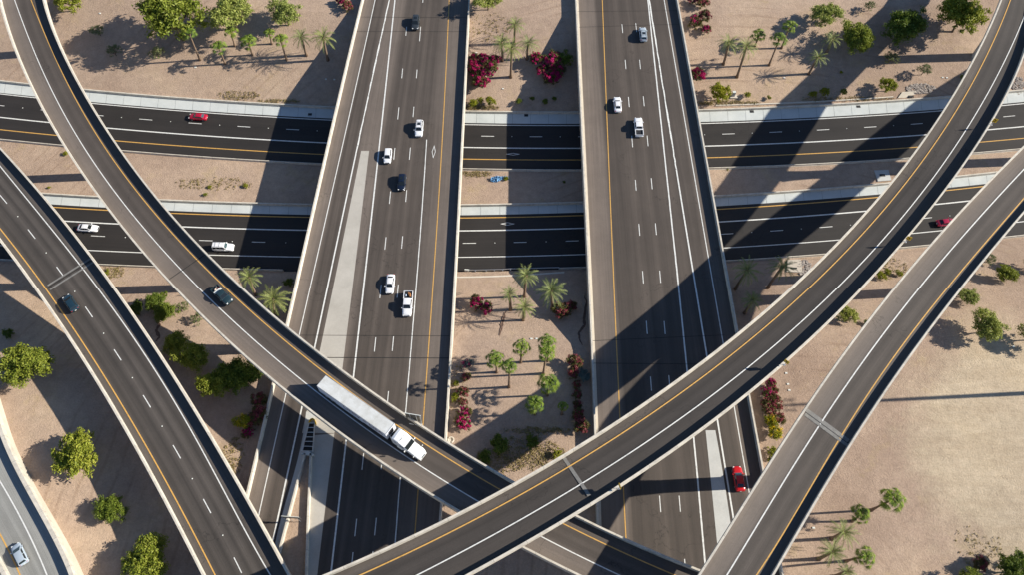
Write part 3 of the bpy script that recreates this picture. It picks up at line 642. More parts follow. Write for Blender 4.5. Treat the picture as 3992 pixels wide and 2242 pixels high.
# crash cushion
def crash():
    z = 8.6; P = lambda x, y, h=0: Vector(un(1100+x/7.235, 1600+y/7.235, z+h)[:2]+(z+h,))
    r = empty('crash_cushion', 'grey ladder like crash cushion with yellow nose in front of the gore walls', 'crash cushion', P(740, 700))
    o = Vector(r.location)
    b = MB(); n = MB(); rg = MB(); fl = MB()
    rb = [(740, 370), (715, 495), (680, 630), (650, 760), (610, 885), (590, 1020), (550, 1150)]
    rr = [(915, 370), (905, 495), (895, 630), (888, 760), (882, 888), (868, 1030), (862, 1162)]
    for s, pts in ((1, rb), (-1, rr)):
        Q = [P(x, y, .8)-o for x, y in pts]
        b.tube(Q, .09, 6); b.tube([q-Vector((0,0,.35)) for q in Q], .09, 6)
    for (a, c) in zip(rb, rr): rg.tube([P(*a, .8)-o, P(*c, .8)-o], .07, 6)
    for (a, c) in zip(rb, rr):
        for q in (a, c): rg.tube([P(*q, .8)-o, P(*q, 0)-o], .06, 6)
    fl.v = [tuple(P(*q, .12)-o) for q in (rb[0], rb[-1], rr[-1], rr[0])]; fl.f = [(0,1,2,3)]; fl.m = [0]  # dark sheet closing the inside of the frame
    nose = [P(740,370,.8), P(770,300,.8), P(810,245,.8), P(860,235,.8), P(905,262,.8), P(930,330,.8), P(942,395,.8)]
    profile('nose', [q-o for q in nose], [(-.07,-.7), (-.07,.05), (.07,.05), (.07,-.7)], M['yellow_sign'], r)
    b.build('side_rail', M['metal'], r); rg.build('cross_bar', M['metal'], r); fl.build('dark_infill', M['dark'], r)
    blk = MB(); arc = [P(530+350*k/10, 1235-75*sin(pi*k/10), 1.0)-o for k in range(11)]+[P(880, 1285, 1.0)-o, P(530, 1250, 1.0)-o]
    n_ = len(arc); blk.add(arc+[p-Vector((0,0,1.0)) for p in arc], [tuple(range(n_))]+[(k, (k+1)%n_, n_+(k+1)%n_, n_+k) for k in range(n_)])
    blk.build('end_block', M['conc_grey'], r)
crash()

# columns: found from where their shadows start
AZ = radians(3.0); SUN_EL = radians(28.5)
def column(road, cw, ce, p, zf_g, zf, w=2.6, d=1.5):
    g = unf(*p, zf_g); best = None
    ctr = [(a+b)/2 for a, b in zip(cur[cw].line(-300, 2600, 15)[:190], [cur[ce].at(t) for t in np.linspace(-300, 2600, len(cur[cw].line(-300, 2600, 15)))][:190])]
    for q in ctr:
        for s in range(0, 160):
            X, Y = g[0]+s*.5*cos(AZ), g[1]+s*.5*sin(AZ)
            e = hypot(q.x-X, q.y-Y)
            if best is None or e < best[0]: best = (e, q.x, q.y)
    X, Y = best[1], best[2]; zt = zf(X, Y)-2.15; zb = zf_g(X, Y)-1.5
    b = MB(); prof = [(0, 1), (zt-zb-4.5, 1), (zt-zb-1.5, 1.35), (zt-zb, 1.75)]
    # direction of the road there
    dirs = min(range(1, len(ctr)), key=lambda i: hypot(ctr[i].x-X, ctr[i].y-Y)); dv = ctr[dirs]-ctr[dirs-1]; a = atan2(dv.y, dv.x)+pi/2
    ring = []
    for h, k in prof:
        pts = []
        for m in range(16):
            t = 2*pi*m/16; x = w/2*k*max(-1, min(1, 1.25*cos(t))); y = d/2*max(-1, min(1, 1.25*sin(t)))
            pts.append((X+x*cos(a)-y*sin(a), Y+x*sin(a)+y*cos(a), zb+h))
        ring += pts
    fs = [(16*i+m, 16*i+(m+1)%16, 16*i+16+(m+1)%16, 16*i+16+m) for i in range(3) for m in range(16)]
    b.add(ring, fs); return b.build('column', M['conc'], road)
zlow = lambda X, Y: zG(X, Y)
column(Bf, 'B_w', 'B_e', C('30', 2000, 580), zlow, zB); column(Bf, 'B_w', 'B_e', C('31', 200, 330), zlow, zB); column(Bf, 'B_w', 'B_e', C('31', 150, 1388), zlow, zB)
column(A, 'A_w', 'A_e', C('00', 60, 542), zlow, zA); column(A, 'A_w', 'A_e', C('01', 800, 337), zlow, zA); column(A, 'A_w', 'A_e', C('02', 1500, 22), zlow, zA); column(A, 'A_w', 'A_e', C('02', 2340, 635), zlow, zA)
column(Lf, 'L_w', 'L_e', C('01', 150, 1430), zlow, zL)
column(Rf, 'R_w', 'R_e', C('31', 2300, 185), zlow, zR); column(Rf, 'R_w', 'R_e', C('32', 1050, 65), zlow, zR); column(Rf, 'R_w', 'R_e', C('23', 1700, 550), zN, zR)
# wall piers under the highway bridges
for rd, cw, ce in ((NL, 'NL_w', 'NL_e'), (NR, 'NR_w', 'NR_e')):
    for yf in (lambda X: (yUS(X)+yLN(X))/2,):
        l = [cur[cw].at(t) for t in range(300, 1100, 20)]; r = [cur[ce].at(t) for t in range(300, 1100, 20)]
        Yc = yf((l[20].x+r[20].x)/2)
        a = min(l, key=lambda p: abs(p.y-Yc)); c = min(r, key=lambda p: abs(p.y-Yc)); k = 5
        for i in range(k):
            p = a.lerp(c, (i+.5)/k); b = MB(); b.tube([(p.x, Yc, -.5), (p.x, Yc, 7.0)], .65, 14); b.build('column', M['conc'], rd, smooth=True)
# ---------------------------------------------------------------- vehicles
M['glass'] = mat('tinted_glass', (.012,.016,.018), .08, spec=.8)
M['glass_blue'] = mat('sky_lit_glass', (.05,.085,.095), .12, spec=.8)  # blue sky reflection painted into the glass colour
M['tyre'] = mat('tyre_rubber', (.02,.02,.02), .8)
M['rim'] = mat('alloy_rim', (.5,.5,.52), .35, .7)
M['lampw'] = mat('headlamp_lens', (.75,.76,.74), .15, spec=.8)
M['lampr'] = mat('tail_lamp_lens', (.45,.02,.02), .25, spec=.7)
M['trim'] = mat('black_trim', (.02,.02,.022), .5)
def carpaint(n, c, r=.32):
    m = mat(n, c, r, spec=.5); m.node_tree.nodes['Principled BSDF'].inputs['Coat Weight'].default_value = .5
    m.node_tree.nodes['Principled BSDF'].inputs['Coat Roughness'].default_value = .12; return m
PA = {'white': carpaint('white_car_paint', (.74,.75,.77)), 'red': carpaint('red_car_paint', (.50,.008,.012)), 'crimson': carpaint('crimson_car_paint', (.30,.008,.045)),
      'navy': carpaint('navy_car_paint', (.006,.011,.028)), 'grey': carpaint('dark_grey_car_paint', (.03,.036,.042)), 'teal': carpaint('dark_teal_car_paint', (.012,.032,.048)),
      'silver': carpaint('silver_blue_car_paint', (.36,.42,.48)), 'green': carpaint('dark_green_truck_paint', (.016,.034,.042)), 'magenta': carpaint('deep_red_car_paint', (.36,.006,.03))}
# station list: x (0 rear .. 1 front), half width factor, shoulder height, centre height   (metres for heights)
TYPES = {
 'sedan': dict(L=4.75, W=1.84, H=1.44, st=[(0,.80,.70,.72),(.03,.92,.86,.92),(.10,.98,.94,1.02),(.22,1,.95,1.03),(.45,1,.93,1.0),(.66,1,.91,.98),(.72,1,.90,.97),(.85,.97,.82,.89),(.94,.9,.72,.78),(.985,.78,.6,.64),(1,.6,.5,.52)],
              base=(.115,.735), roof=(.27,.56), wb=.80, wt=.60, wheels=(.19,.80), r=.33),
 'suv': dict(L=4.7, W=1.9, H=1.68, st=[(0,.84,.90,.92),(.02,.93,1.02,1.05),(.08,.98,1.06,1.1),(.25,1,1.06,1.1),(.5,1,1.04,1.08),(.70,1,1.02,1.08),(.76,1,1.0,1.07),(.88,.97,.95,1.02),(.955,.92,.85,.92),(.99,.8,.7,.74),(1,.65,.6,.62)],
              base=(.015,.755), roof=(.09,.57), wb=.84, wt=.68, wheels=(.19,.81), r=.36),
 'hatch': dict(L=4.1, W=1.78, H=1.5, st=[(0,.84,.80,.82),(.02,.93,.9,.93),(.08,.98,.96,1.0),(.25,1,.96,1.0),(.5,1,.95,1.0),(.70,1,.93,1.0),(.78,1,.9,.97),(.88,.96,.84,.9),(.95,.9,.74,.8),(.99,.78,.62,.66),(1,.62,.54,.56)],
              base=(.02,.79), roof=(.10,.57), wb=.84, wt=.66, wheels=(.18,.81), r=.33),
 'pickup': dict(L=5.8, W=1.98, H=1.86, st=[(0,.93,.80,.80),(.01,.98,.84,.84),(.33,.99,.84,.84),(.345,1,1.12,1.14),(.6,1,1.12,1.16),(.72,1,1.12,1.18),(.78,1,1.12,1.2),(.92,.98,1.07,1.15),(.975,.94,.95,1.02),(.995,.86,.78,.8),(1,.8,.65,.66)],
              base=(.345,.765), roof=(.38,.63), wb=.86, wt=.74, wheels=(.19,.815), r=.40),
}
def vehicle(kind, paint, name, label, cat, pos, ang, scale=1.0, **kw):
    t = dict(TYPES[kind]); t.update(kw); L, W, H = t['L'], t['W'], t['H']; hw = W/2; p = PA[paint]
    root = empty(name, label, cat, pos, ang)
    if scale != 1: root.scale = (scale,)*3
    X = lambda k: (k-.5)*L
    b = MB(); prof = []
    for k, w, hs, hc in t['st']:
        z0 = .24 if .03 < k < .97 else .34
        ws = hw*w; wv = [(ws*.86, z0), (ws*.97, z0+.12), (ws, (z0+hs)/2+.05), (ws*.975, hs-.10), (ws*.90, hs), (ws*.5, hs*.3+hc*.7), (0, hc)]
        pts = [(X(k), -a, z) for a, z in wv]+[(X(k), a, z) for a, z in wv[:-1][::-1]]
        prof.append(pts)
    n = len(prof[0])
    for r in prof: b.v += r
    for i in range(len(prof)-1):
        for j in range(n): b.f.append((i*n+j, i*n+(j+1)%n, (i+1)*n+(j+1)%n, (i+1)*n+j)); b.m.append(0)
    b.f.append(tuple(range(n))[::-1]); b.m.append(0); b.f.append(tuple((len(prof)-1)*n+j for j in range(n))); b.m.append(0)
    b.build('body', p, root, smooth=True)
    xb0, xb1 = X(t['base'][0]), X(t['base'][1]); xr0, xr1 = X(t['roof'][0]), X(t['roof'][1])
    zb = t['st'][4][2]-.02; wb, wt = hw*t['wb']*1.06, hw*t['wt']; zr = H-.05
    # glass panes
    def quad(nm, vs, m=M['glass']):
        q = MB(); c = sum((Vector(v) for v in vs), Vector())/4; nrm = (Vector(vs[1])-Vector(vs[0])).cross(Vector(vs[2])-Vector(vs[0])).normalized()*.03
        cc = Vector((0, 0, .9))
        if (c-cc).dot(nrm) < 0: nrm = -nrm
        q.add([Vector(v)+nrm for v in vs]+[Vector(v)-nrm for v in vs], [(0,1,2,3), (7,6,5,4), (0,1,5,4), (1,2,6,5), (2,3,7,6), (3,0,4,7)])
        return q.build(nm, m, root)
    g = .04
    zmidf = t['st'][6][3]-.02; zmidr = t['st'][2][3]-.02
    if kind == 'pickup': zmidr = 1.12
    core = MB(); core.add([(xb0,-wb,zb),(xb1,-wb,zb),(xb1,wb,zb),(xb0,wb,zb),(xr0,-wt,zr),(xr1,-wt,zr),(xr1,wt,zr),(xr0,wt,zr)], [(3,2,1,0),(4,5,6,7),(0,1,5,4),(1,2,6,5),(2,3,7,6),(3,0,4,7)])
    core.build('cabin', p, root)
    def lerp(a, c, k): return tuple(a[i]+(c[i]-a[i])*k for i in range(3))
    fl, fr, tl, tr = (xb1,-wb,zb), (xb1,wb,zb), (xr1,-wt,zr), (xr1,wt,zr)
    def inset(a, bb, c, d, u, v0, v1):   # a,b bottom; c,d top (same order)
        A_, B_ = lerp(a, bb, u), lerp(a, bb, 1-u); C_, D_ = lerp(c, d, u), lerp(c, d, 1-u)
        return [lerp(A_, C_, v0), lerp(B_, D_, v0), lerp(B_, D_, v1), lerp(A_, C_, v1)]
    quad('windshield', inset(fl, fr, tl, tr, .06, .20, .95), M['glass_blue'] if t.get('blue') else M['glass'])
    rl, rr, ul, ur = (xb0,-wb,zb), (xb0,wb,zb), (xr0,-wt,zr), (xr0,wt,zr)
    quad('rear_window', inset(rl, rr, ul, ur, .09, .25, .92), M['glass_blue'] if t.get('rblue') else M['glass'])
    for s in (-1, 1):
        a, c_, u, v = (xb0,s*wb,zb), (xb1,s*wb,zb), (xr0,s*wt,zr), (xr1,s*wt,zr)
        for k0, k1 in (((.10, .50), (.54, .90)) if kind != 'suv' else ((.06, .30), (.34, .60), (.64, .91))):
            quad('side_window', [lerp(lerp(a, c_, k0), lerp(u, v, k0), .14), lerp(lerp(a, c_, k1), lerp(u, v, k1), .14), lerp(lerp(a, c_, k1), lerp(u, v, k1), .88), lerp(lerp(a, c_, k0), lerp(u, v, k0), .88)])
    rf = MB(); rows = 5; xs = [xr0+(xr1-xr0)*i/rows for i in range(rows+1)]
    for i, x in enumerate(xs):
        crown = .05*(1-abs(2*i/rows-1)**2)
        for y, dz in ((-wt*1.03, 0), (-wt*.6, .035), (0, .05), (wt*.6, .035), (wt*1.03, 0)): rf.v.append((x, y, zr+dz+crown+.005))
    for i in range(rows):
        for j in range(4): rf.f.append((i*5+j, (i+1)*5+j, (i+1)*5+j+1, i*5+j+1)); rf.m.append(0)
    rf.build('roof', p, root, smooth=True)
    for k in t['wheels']:
        for s in (-1, 1):
            w = MB(); r = t['r']; y0, y1 = s*(hw-.2), s*(hw+.015)
            w.tube([(X(k), y0, r), (X(k), y0+s*.02, r), (X(k), y1, r)], [r*.97, r, r], 20)
            wo = w.build('wheel', M['tyre'], root)
            h = MB(); h.tube([(X(k), y1-s*.02, r), (X(k), y1+s*.012, r)], r*.62, 14); h.build('rim', M['rim'], wo)
    st = t['st']
    zl = st[-3][2]-.035
    for s in (-1, 1):
        h = MB(); h.box((X(st[-3][0])+.02, s*hw*.64, zl), (.26, .26, .12), rz=-s*.35); h.build('headlight', M['lampw'], root)
        r_ = MB(); r_.box((X(.022), s*hw*.72, st[1][2]-.09), (.13, .26, .18 if kind != 'suv' else .30)); r_.build('tail_light', M['lampr'], root)
        mi = MB(); mi.box((xb1-.42 if kind != 'pickup' else xb1-.3, s*(hw+.10), zb+.06), (.16, .24, .15)); mi.build('mirror', p, root)
    gr = MB(); gr.box((X(.992), 0, .58), (.10, hw*1.0, .22)); gr.build('grille', M['trim'], root)
    pl = MB(); pl.box((X(-.004), 0, .62), (.04, .32, .16)); pl.build('number_plate', M['lid'], root)
    if t.get('sunroof'):
        q = MB(); q.box(((xr0+xr1)/2+.15, 0, zr+.10), (.85, wt*1.15, .02)); q.build('sunroof', M['glass'], root)
    if t.get('rack'):
        for s in (-1, 1):
            q = MB(); q.tube([(xr0+.1, s*wt*.86, zr+.12), ((xr0+xr1)/2, s*wt*.86, zr+.15), (xr1-.15, s*wt*.86, zr+.12)], .03, 6); q.build('roof_rail', M['trim'] if t['rack'] == 'dark' else M['metal'], root)
        for k in (.25, .6):
            q = MB(); x = xr0+(xr1-xr0)*k; q.tube([(x, -wt*.86, zr+.14), (x, wt*.86, zr+.14)], .03, 6); q.build('rack_bar', M['metal'], root)
    if kind == 'pickup':
        x0, x1 = X(.012), X(.335)
        q = MB()
        for s in (-1, 1): q.box(((x0+x1)/2, s*(hw-.07), .97), (x1-x0, .13, .32))
        q.box((x0+.04, 0, .97), (.09, W-.14, .32)); q.build('bed_wall', p, root)
        q = MB(); q.box(((x0+x1)/2, 0, .855), (x1-x0-.05, W-.28, .02)); q.build('bed_liner', M['trim'], root)
        if t.get('toolbox'):
            q = MB(); q.box((x1-.25, 0, 1.19), (.45, W-.1, .2)); q.build('tool_box', M['lid'], root)
    return root
def along(cname, y, down=True):
    c = cur[cname]; a, b = c.at(y-15), c.at(y+15); d = b-a
    if not down: d = -d
    return atan2(d.y, d.x)
def place(crop, x, y, zf, h=.8):
    p = C(crop, x, y); q = unf(p[0], p[1], zf, h); return (q[0], q[1], zf(q[0], q[1])+.025)
def vy(crop, y): return (0, 560, 1120, 1680)[int(crop[1])]+y/2.575
GD = 'vehicles on the highway'
vehicle('suv', 'grey', 'car', 'dark grey sport utility car nearest the top of the left carriageway', 'car', place('10', 1597, 222, zN), along('NL_d1', vy('10', 222)), sunroof=True)
vehicle('suv', 'white', 'car', 'white sport utility car with dark sunroof beside the yellow line, left carriageway', 'car', place('10', 1632, 1285, zN), along('NL_d2', vy('10', 1285)), sunroof=True, rack='dark')
vehicle('hatch', 'white', 'car', 'small white hatchback near the top end of the pale concrete strip', 'car', place('11', 1317, 118, zN), along('NL_d1', vy('11', 118)))
vehicle('hatch', 'navy', 'car', 'navy blue car between the two dashed lines, behind the small white hatchback', 'car', place('11', 1457, 382, zN), along('NL_d2', vy('11', 382)), L=4.5, W=1.85, sunroof=True)
p_ = un(1521, 1107, 9.3); vehicle('sedan', 'white', 'car', 'white sedan just left of the white pickup that carries brown cargo', 'car', (p_[0], p_[1], 8.625), along('NL_d1', 1107))
pk = vehicle('pickup', 'white', 'pickup_truck', 'white double cab pickup with brown cargo in its bed', 'pickup truck', place('12', 1517, 165, zN), along('NL_d2', vy('12', 165)), L=5.9)
vehicle('suv', 'silver', 'car', 'silver blue sport utility car with roof rack beside the two gore lines', 'car', place('20', 1306, 338, zN), along('NR_d2', vy('20', 338), False), rack='dark', sunroof=True)
vehicle('sedan', 'white', 'car', 'white sedan by the yellow line of the right carriageway, ahead of the pickup', 'car', place('20', 1050, 1040, zN), along('NR_d1', vy('20', 1040), False))
vehicle('pickup', 'white', 'pickup_truck', 'white pickup with empty dark bed on the right carriageway', 'pickup truck', place('20', 1262, 1272, zN), along('NR_d2', vy('20', 1272), False), L=5.5)
vehicle('sedan', 'red', 'car', 'bright red sedan partly in shade at the lower right', 'car', place('23', 2266, 480, zN), along('NR_c', vy('23', 480), False), L=4.9, W=1.9, blue=True)
def across_ang(c, x, east=True):
    a, b = cur[c].at(x-20), cur[c].at(x+20); d = b-a
    if not east: d = -d
    return atan2(d.y, d.x)
vehicle('sedan', 'magenta', 'car', 'red sedan on the upper crossing road at left, beside the edge line', 'car', place('00', 1985, 1166, zE), across_ang('U_dash', 770, False), blue=True, rblue=True)
vehicle('sedan', 'white', 'car', 'white sedan on the lower crossing road between the two left flyovers', 'car', place('01', 880, 842, zE), across_ang('D_dash', 341), L=4.9)
vehicle('suv', 'white', 'car', 'white boxy wagon with roof rack on the lower crossing road by the shade', 'car', place('01', 2242, 1035, zE), across_ang('D_dash', 870), L=4.9, H=1.78, base=(.01,.72), roof=(.035,.60), wt=.72, rack='metal', blue=True)
vehicle('sedan', 'crimson', 'car', 'crimson car half hidden under the right flyover on the lower crossing road', 'car', place('31', 1800, 786, zE), across_ang('D_dash', 3690))
pk2 = vehicle('pickup', 'green', 'pickup_truck', 'dark green pickup loaded with junk behind the truck flyover bend', 'pickup truck', place('02', 2228, 78, zA), along('A_yel', 1150), L=5.1, W=1.85, H=1.72, toolbox=True, base=(.36,.76), roof=(.40,.60))
vehicle('hatch', 'teal', 'car', 'dark teal hatchback driving up the two lane left flyover', 'car', place('02', 705, 157, zL), along('L_yel', 1181, False), L=4.3)
vehicle('hatch', 'silver', 'car', 'silver blue hatchback on the concrete ramp in the bottom left corner', 'car', place('03', 193, 1240, zC), along('C_yel', 2165, False), L=4.3)

def on(root, dx, dy, dz):
    a = root.rotation_euler.z; return (root.location.x+dx*cos(a)-dy*sin(a), root.location.y+dx*sin(a)+dy*cos(a), root.location.z+dz)
M['brown'] = noisy('brown_cardboard', (.32,.13,.04), (.42,.19,.07), 3)
M['tarp'] = noisy('blue_plastic', (.05,.22,.48), (.30,.50,.68), 2.2, rough=.4)
M['pale'] = mat('pale_blue_plastic', (.5,.6,.75), .4)
M['redp'] = mat('red_plastic', (.5,.03,.03), .5); M['cream'] = mat('cream_bag', (.75,.6,.5), .7)
def lump(name, label, cat, loc, size, m, seed, rz=0.0):
    rnd = random.Random(seed); b = MB(); ns, nr = 10, 6
    for i in range(nr+1):
        th = pi*i/nr
        for j in range(ns):
            f = 2*pi*j/ns; k = rnd.uniform(.75, 1.1)
            b.v.append((size[0]*sin(th)*cos(f)*k, size[1]*sin(th)*sin(f)*k, size[2]*(.5-.5*cos(th))*k))
    for i in range(nr):
        for j in range(ns): b.f.append((i*ns+j, i*ns+(j+1)%ns, (i+1)*ns+(j+1)%ns, (i+1)*ns+j)); b.m.append(0)
    o = b.build(name, m, loc=loc); o.rotation_euler.z = rz; return tag(o, label, cat)
lump('cardboard_cargo', 'crumpled brown cardboard in the bed of the white pickup', 'cargo', on(pk, -1.95, .28, .87), (.62, .32, .5), M['brown'], 3, pk.rotation_euler.z+.4)
lump('cargo_bag', 'small pale bag beside the brown cardboard in the pickup bed', 'bag', on(pk, -1.8, -.45, .87), (.3, .14, .4), M['pale'], 4, pk.rotation_euler.z)
lump('cargo_bag', 'cream sack in the bed of the dark green pickup', 'bag', on(pk2, -1.65, -.2, .87), (.26, .24, .45), M['cream'], 5)
lump('cargo_can', 'red container beside the tool box of the dark green pickup', 'container', on(pk2, -1.5, .4, .87), (.22, .18, .45), M['redp'], 6)
lump('cargo_bundle', 'dark bundle at the tailgate of the dark green pickup', 'bundle', on(pk2, -2.15, .3, .87), (.3, .35, .4), M['trim'], 7)

def text_mesh(name, body, size, m, parent, loc, rot, ext=.01):
    cu = bpy.data.curves.new(name, 'FONT'); cu.body = body; cu.size = size; cu.align_x = 'CENTER'; cu.align_y = 'CENTER'; cu.extrude = ext
    ob = bpy.data.objects.new(name+'_c', cu); COL.objects.link(ob)
    dg = bpy.context.evaluated_depsgraph_get(); me = bpy.data.meshes.new_from_object(ob.evaluated_get(dg))
    bpy.data.objects.remove(ob); me.materials.clear(); me.materials.append(m); me.name = name
    o = link(name, me, parent, loc); o.rotation_euler = rot; return o
# ---- the semi truck
def semi():
    zA_ = zA(0, 60)
    rear = Vector(unf(1251, 1484, zA, 4.12)); front = Vector(unf(1516.5, 1671, zA, 4.12))
    d = (front-rear); L = 16.15; ang = atan2(d.y, d.x); u = Vector((cos(ang), sin(ang), 0))
    c = rear+u*(L/2)
    zr = zA(c.x, c.y); slope = zA(*(rear+u*20)[:2])-zA(*rear[:2])
    root = empty('semi_truck', 'white semi truck with long box trailer on the curving flyover', 'truck', (c.x, c.y, zr+.03), ang)
    root.rotation_euler.y = -atan2(slope, 20)
    W = 2.6
    TW = noisy('trailer_roof_skin', (.46,.46,.43), (.66,.68,.68), .55, rough=.5, finec=.08)
    SW = mat('trailer_side_skin', (.62,.65,.72), .45)
    b = MB(); b.box((0, 0, 2.62), (L, W, 2.96)); tr = b.build('trailer_box', SW, root)
    q = MB(); q.box((0, 0, 4.105), (L-.02, W-.02, .03)); q.build('trailer_roof', TW, root)
    rl = MB()
    for s in (-1, 1): rl.box((0, s*(W/2-.03), 4.10), (L, .07, .07))
    rl.box((L/2-.03, 0, 4.10), (.07, W, .07)); rl.box((-L/2+.03, 0, 4.10), (.07, W, .07)); rl.build('top_rail', M['metal'], root)
    text_mesh('side_lettering', 'UNIV = USA', 1.75, mat('maroon_lettering', (.09,.02,.03), .5), root, (2.6, -W/2-.012, 2.75), (pi/2, 0, 0))
    sk = MB(); sk.box((-1.0, -W/2+.05, .8), (6.5, .04, .6)); sk.build('side_skirt', SW, root)
    for x in (-6.6, -5.3):
        for s in (-1, 1):
            w = MB(); w.tube([(x, s*.75, .52), (x, s*1.28, .52)], .52, 18); wo = w.build('wheel', M['tyre'], root)
            h = MB(); h.tube([(x, s*1.27, .52), (x, s*1.3, .52)], .3, 12); h.build('rim', M['rim'], wo)
    f0 = L/2-1.2   # kingpin zone; tractor frame runs forward from here
    ch = MB(); ch.box((f0+2.2, 0, .95), (7.4, .9, .25)); ch.build('chassis', M['trim'], root)
    gap = MB(); gap.box((L/2+.06, 0, 2.7), (.12, 1.1, 1.6)); gap.build('cooling_unit', M['trim'], root)
    for s in (-1, 1):
        e = MB(); e.tube([(L/2+.95, s*1.05, .9), (L/2+.95, s*1.05, 3.75)], .1, 10); e.build('exhaust_stack', M['metal'], root)
    # sleeper cab: lofted roof rising from hood
    P = carpaint('white_truck_paint', (.80,.81,.80))
    X0 = L/2+1.15
    st = [(0, 1.22, 3.75, 3.85), (.5, 1.22, 3.95, 4.05), (1.6, 1.22, 3.85, 4.0), (2.3, 1.20, 3.45, 3.6), (2.75, 1.16, 3.05, 3.15), (3.45, 1.08, 2.2, 2.3), (3.5, 1.08, 2.12, 2.2), (4.4, 1.10, 1.9, 2.04), (5.2, 1.10, 1.68, 1.86), (5.7, 1.04, 1.35, 1.52), (5.95, .92, 1.05, 1.15), (6.1, .72, .85, .9)]
    b = MB(); n = 0
    for x, w, hs, hc in st:
        wv = [(w*.95, .75), (w, 1.0), (w, hs-.25), (w*.9, hs), (w*.5, hc-.03), (0, hc)]
        if x > 3.4: wv[0] = (w*.95, .85)
        r = [(X0+x, -a, z) for a, z in wv]+[(X0+x, a, z) for a, z in wv[:-1][::-1]]; n = len(r); b.v += r
    for i in range(len(st)-1):
        for j in range(n): b.f.append((i*n+j, i*n+(j+1)%n, (i+1)*n+(j+1)%n, (i+1)*n+j)); b.m.append(0)
    b.f.append(tuple(range(n))[::-1]); b.m.append(0); b.f.append(tuple((len(st)-1)*n+j for j in range(n))); b.m.append(0)
    b.build('cab', P, root)
    ws = MB(); ws.add([(X0+2.80, -1.0, 3.06), (X0+2.80, 1.0, 3.06), (X0+3.44, .98, 2.32), (X0+3.44, -.98, 2.32), (X0+2.86, -1.0, 3.12), (X0+2.86, 1.0, 3.12), (X0+3.50, .98, 2.38), (X0+3.50, -.98, 2.38)], [(4,5,6,7), (0,1,5,4), (1,2,6,5), (2,3,7,6), (3,0,4,7), (3,2,1,0)]); ws.build('windshield', M['glass'], root)
    vs = MB(); vs.box((X0+2.72, 0, 3.18), (.3, 2.1, .06)); vs.build('sun_visor', P, root)
    for s in (-1, 1):
        w = MB(); w.box((X0+2.2, s*1.205, 2.55), (.9, .03, .6)); w.build('side_window', M['glass'], root)
        w = MB(); w.box((X0+.8, s*1.225, 2.9), (.5, .03, .3)); w.build('sleeper_window', M['glass'], root)
        w = MB(); w.tube([(X0+3.1, s*1.1, 2.3), (X0+3.1, s*1.42, 2.4)], .03, 6); w.box((X0+3.1, s*1.5, 2.3), (.12, .22, .5)); w.build('mirror', P, root)
        w = MB(); w.tube([(X0+4.9, s*1.0, 1.75), (X0+4.95, s*1.28, 1.95)], .03, 6); w.box((X0+4.95, s*1.32, 1.98), (.1, .2, .22)); w.build('hood_mirror', P, root)
        w = MB(); w.box((X0+5.62, s*.86, 1.33), (.4, .26, .16), rz=-s*.3); w.build('headlight', M['lampw'], root)
        w = MB(); w.tube([(X0+4.75, s*.8, .52), (X0+4.75, s*1.2, .52)], .52, 18); w.build('wheel', M['tyre'], root)
        w = MB(); w.box((X0+.05, s*1.1, 2.5), (.7, .05, 2.2)); w.build('side_fairing', P, root)
        fx = MB(); fx.tube([(X0+1.0, s*1.0, .75), (X0+2.2, s*1.0, .75)], .32, 12); fx.build('fuel_tank', M['metal'], root)
    for x in (-1.6, -.3):
        for s in (-1, 1):
            w = MB(); w.tube([(X0+x, s*.7, .52), (X0+x, s*1.22, .52)], .52, 18); w.build('wheel', M['tyre'], root)
    g = MB(); g.box((X0+5.98, 0, 1.02), (.22, .8, .34)); g.build('grille', M['metal'], root)
    bp = MB(); bp.box((X0+5.92, 0, .60), (.36, 1.75, .40)); bp.build('bumper', P, root)
    text_mesh('roof_lettering', 'BEST  US', .3, M['trim'], root, (X0+1.75, 0, 4.06), (0, 0, pi/2))
semi()

# ---------------------------------------------------------------- signs
def chevron(px, py, label, ang):
    """yellow chevron board on a bracket post outside the flyover barrier"""
    c = cur['B_e']; t = py; base = c.at(t); N = Vector((cos(ang+0), sin(ang+0), 0))
    a = along('B_e', t); out = Vector((sin(a), -cos(a), 0))
    if out.x < 0: out = -out
    b0 = base+out*.34
    r = empty('chevron_sign', label, 'road sign', (b0.x, b0.y, b0.z-.5), ang, 'yellow chevron signs along the flyover')
    p = MB(); p.tube([(0,0,-.3), (0,0,2.2)], .05, 8); p.box((0, 0, .25), (.35, .35, .12)); p.build('post', M['metal'], r)
    b = MB(); b.box((-.07, 0, 1.75), (.03, .92, 1.1)); b.build('panel', M['yellow_sign'], r)
    k = MB(); x = -.092
    for s in (-1, 1):
        v = [(x, .30, 1.75), (x, .06, 1.75), (x, -.36, 1.75+s*.46), (x, -.12, 1.75+s*.46)]
        v = [(x, y*(-1), z) for _, y, z in v]
        k.add(v+[(x+.008, y, z) for _, y, z in v], [(0,1,2,3), (7,6,5,4), (0,1,5,4), (1,2,6,5), (2,3,7,6), (3,0,4,7)])
    k.build('chevron_mark', M['black'], r)
# board face looks towards local -X; oncoming drivers come up from the bottom left
chevron(0, C('30', 0, 1225)[1]+4, 'yellow chevron sign nearest the top right corner', radians(70))
chevron(0, 936, 'yellow chevron sign beside the crimson car', radians(66))
chevron(0, 1416, 'yellow chevron sign above the red flowering hedge', radians(48))
chevron(0, C('23', 0, 560)[1], 'yellow chevron sign seen nearly edge on, lowest on the flyover', radians(20))

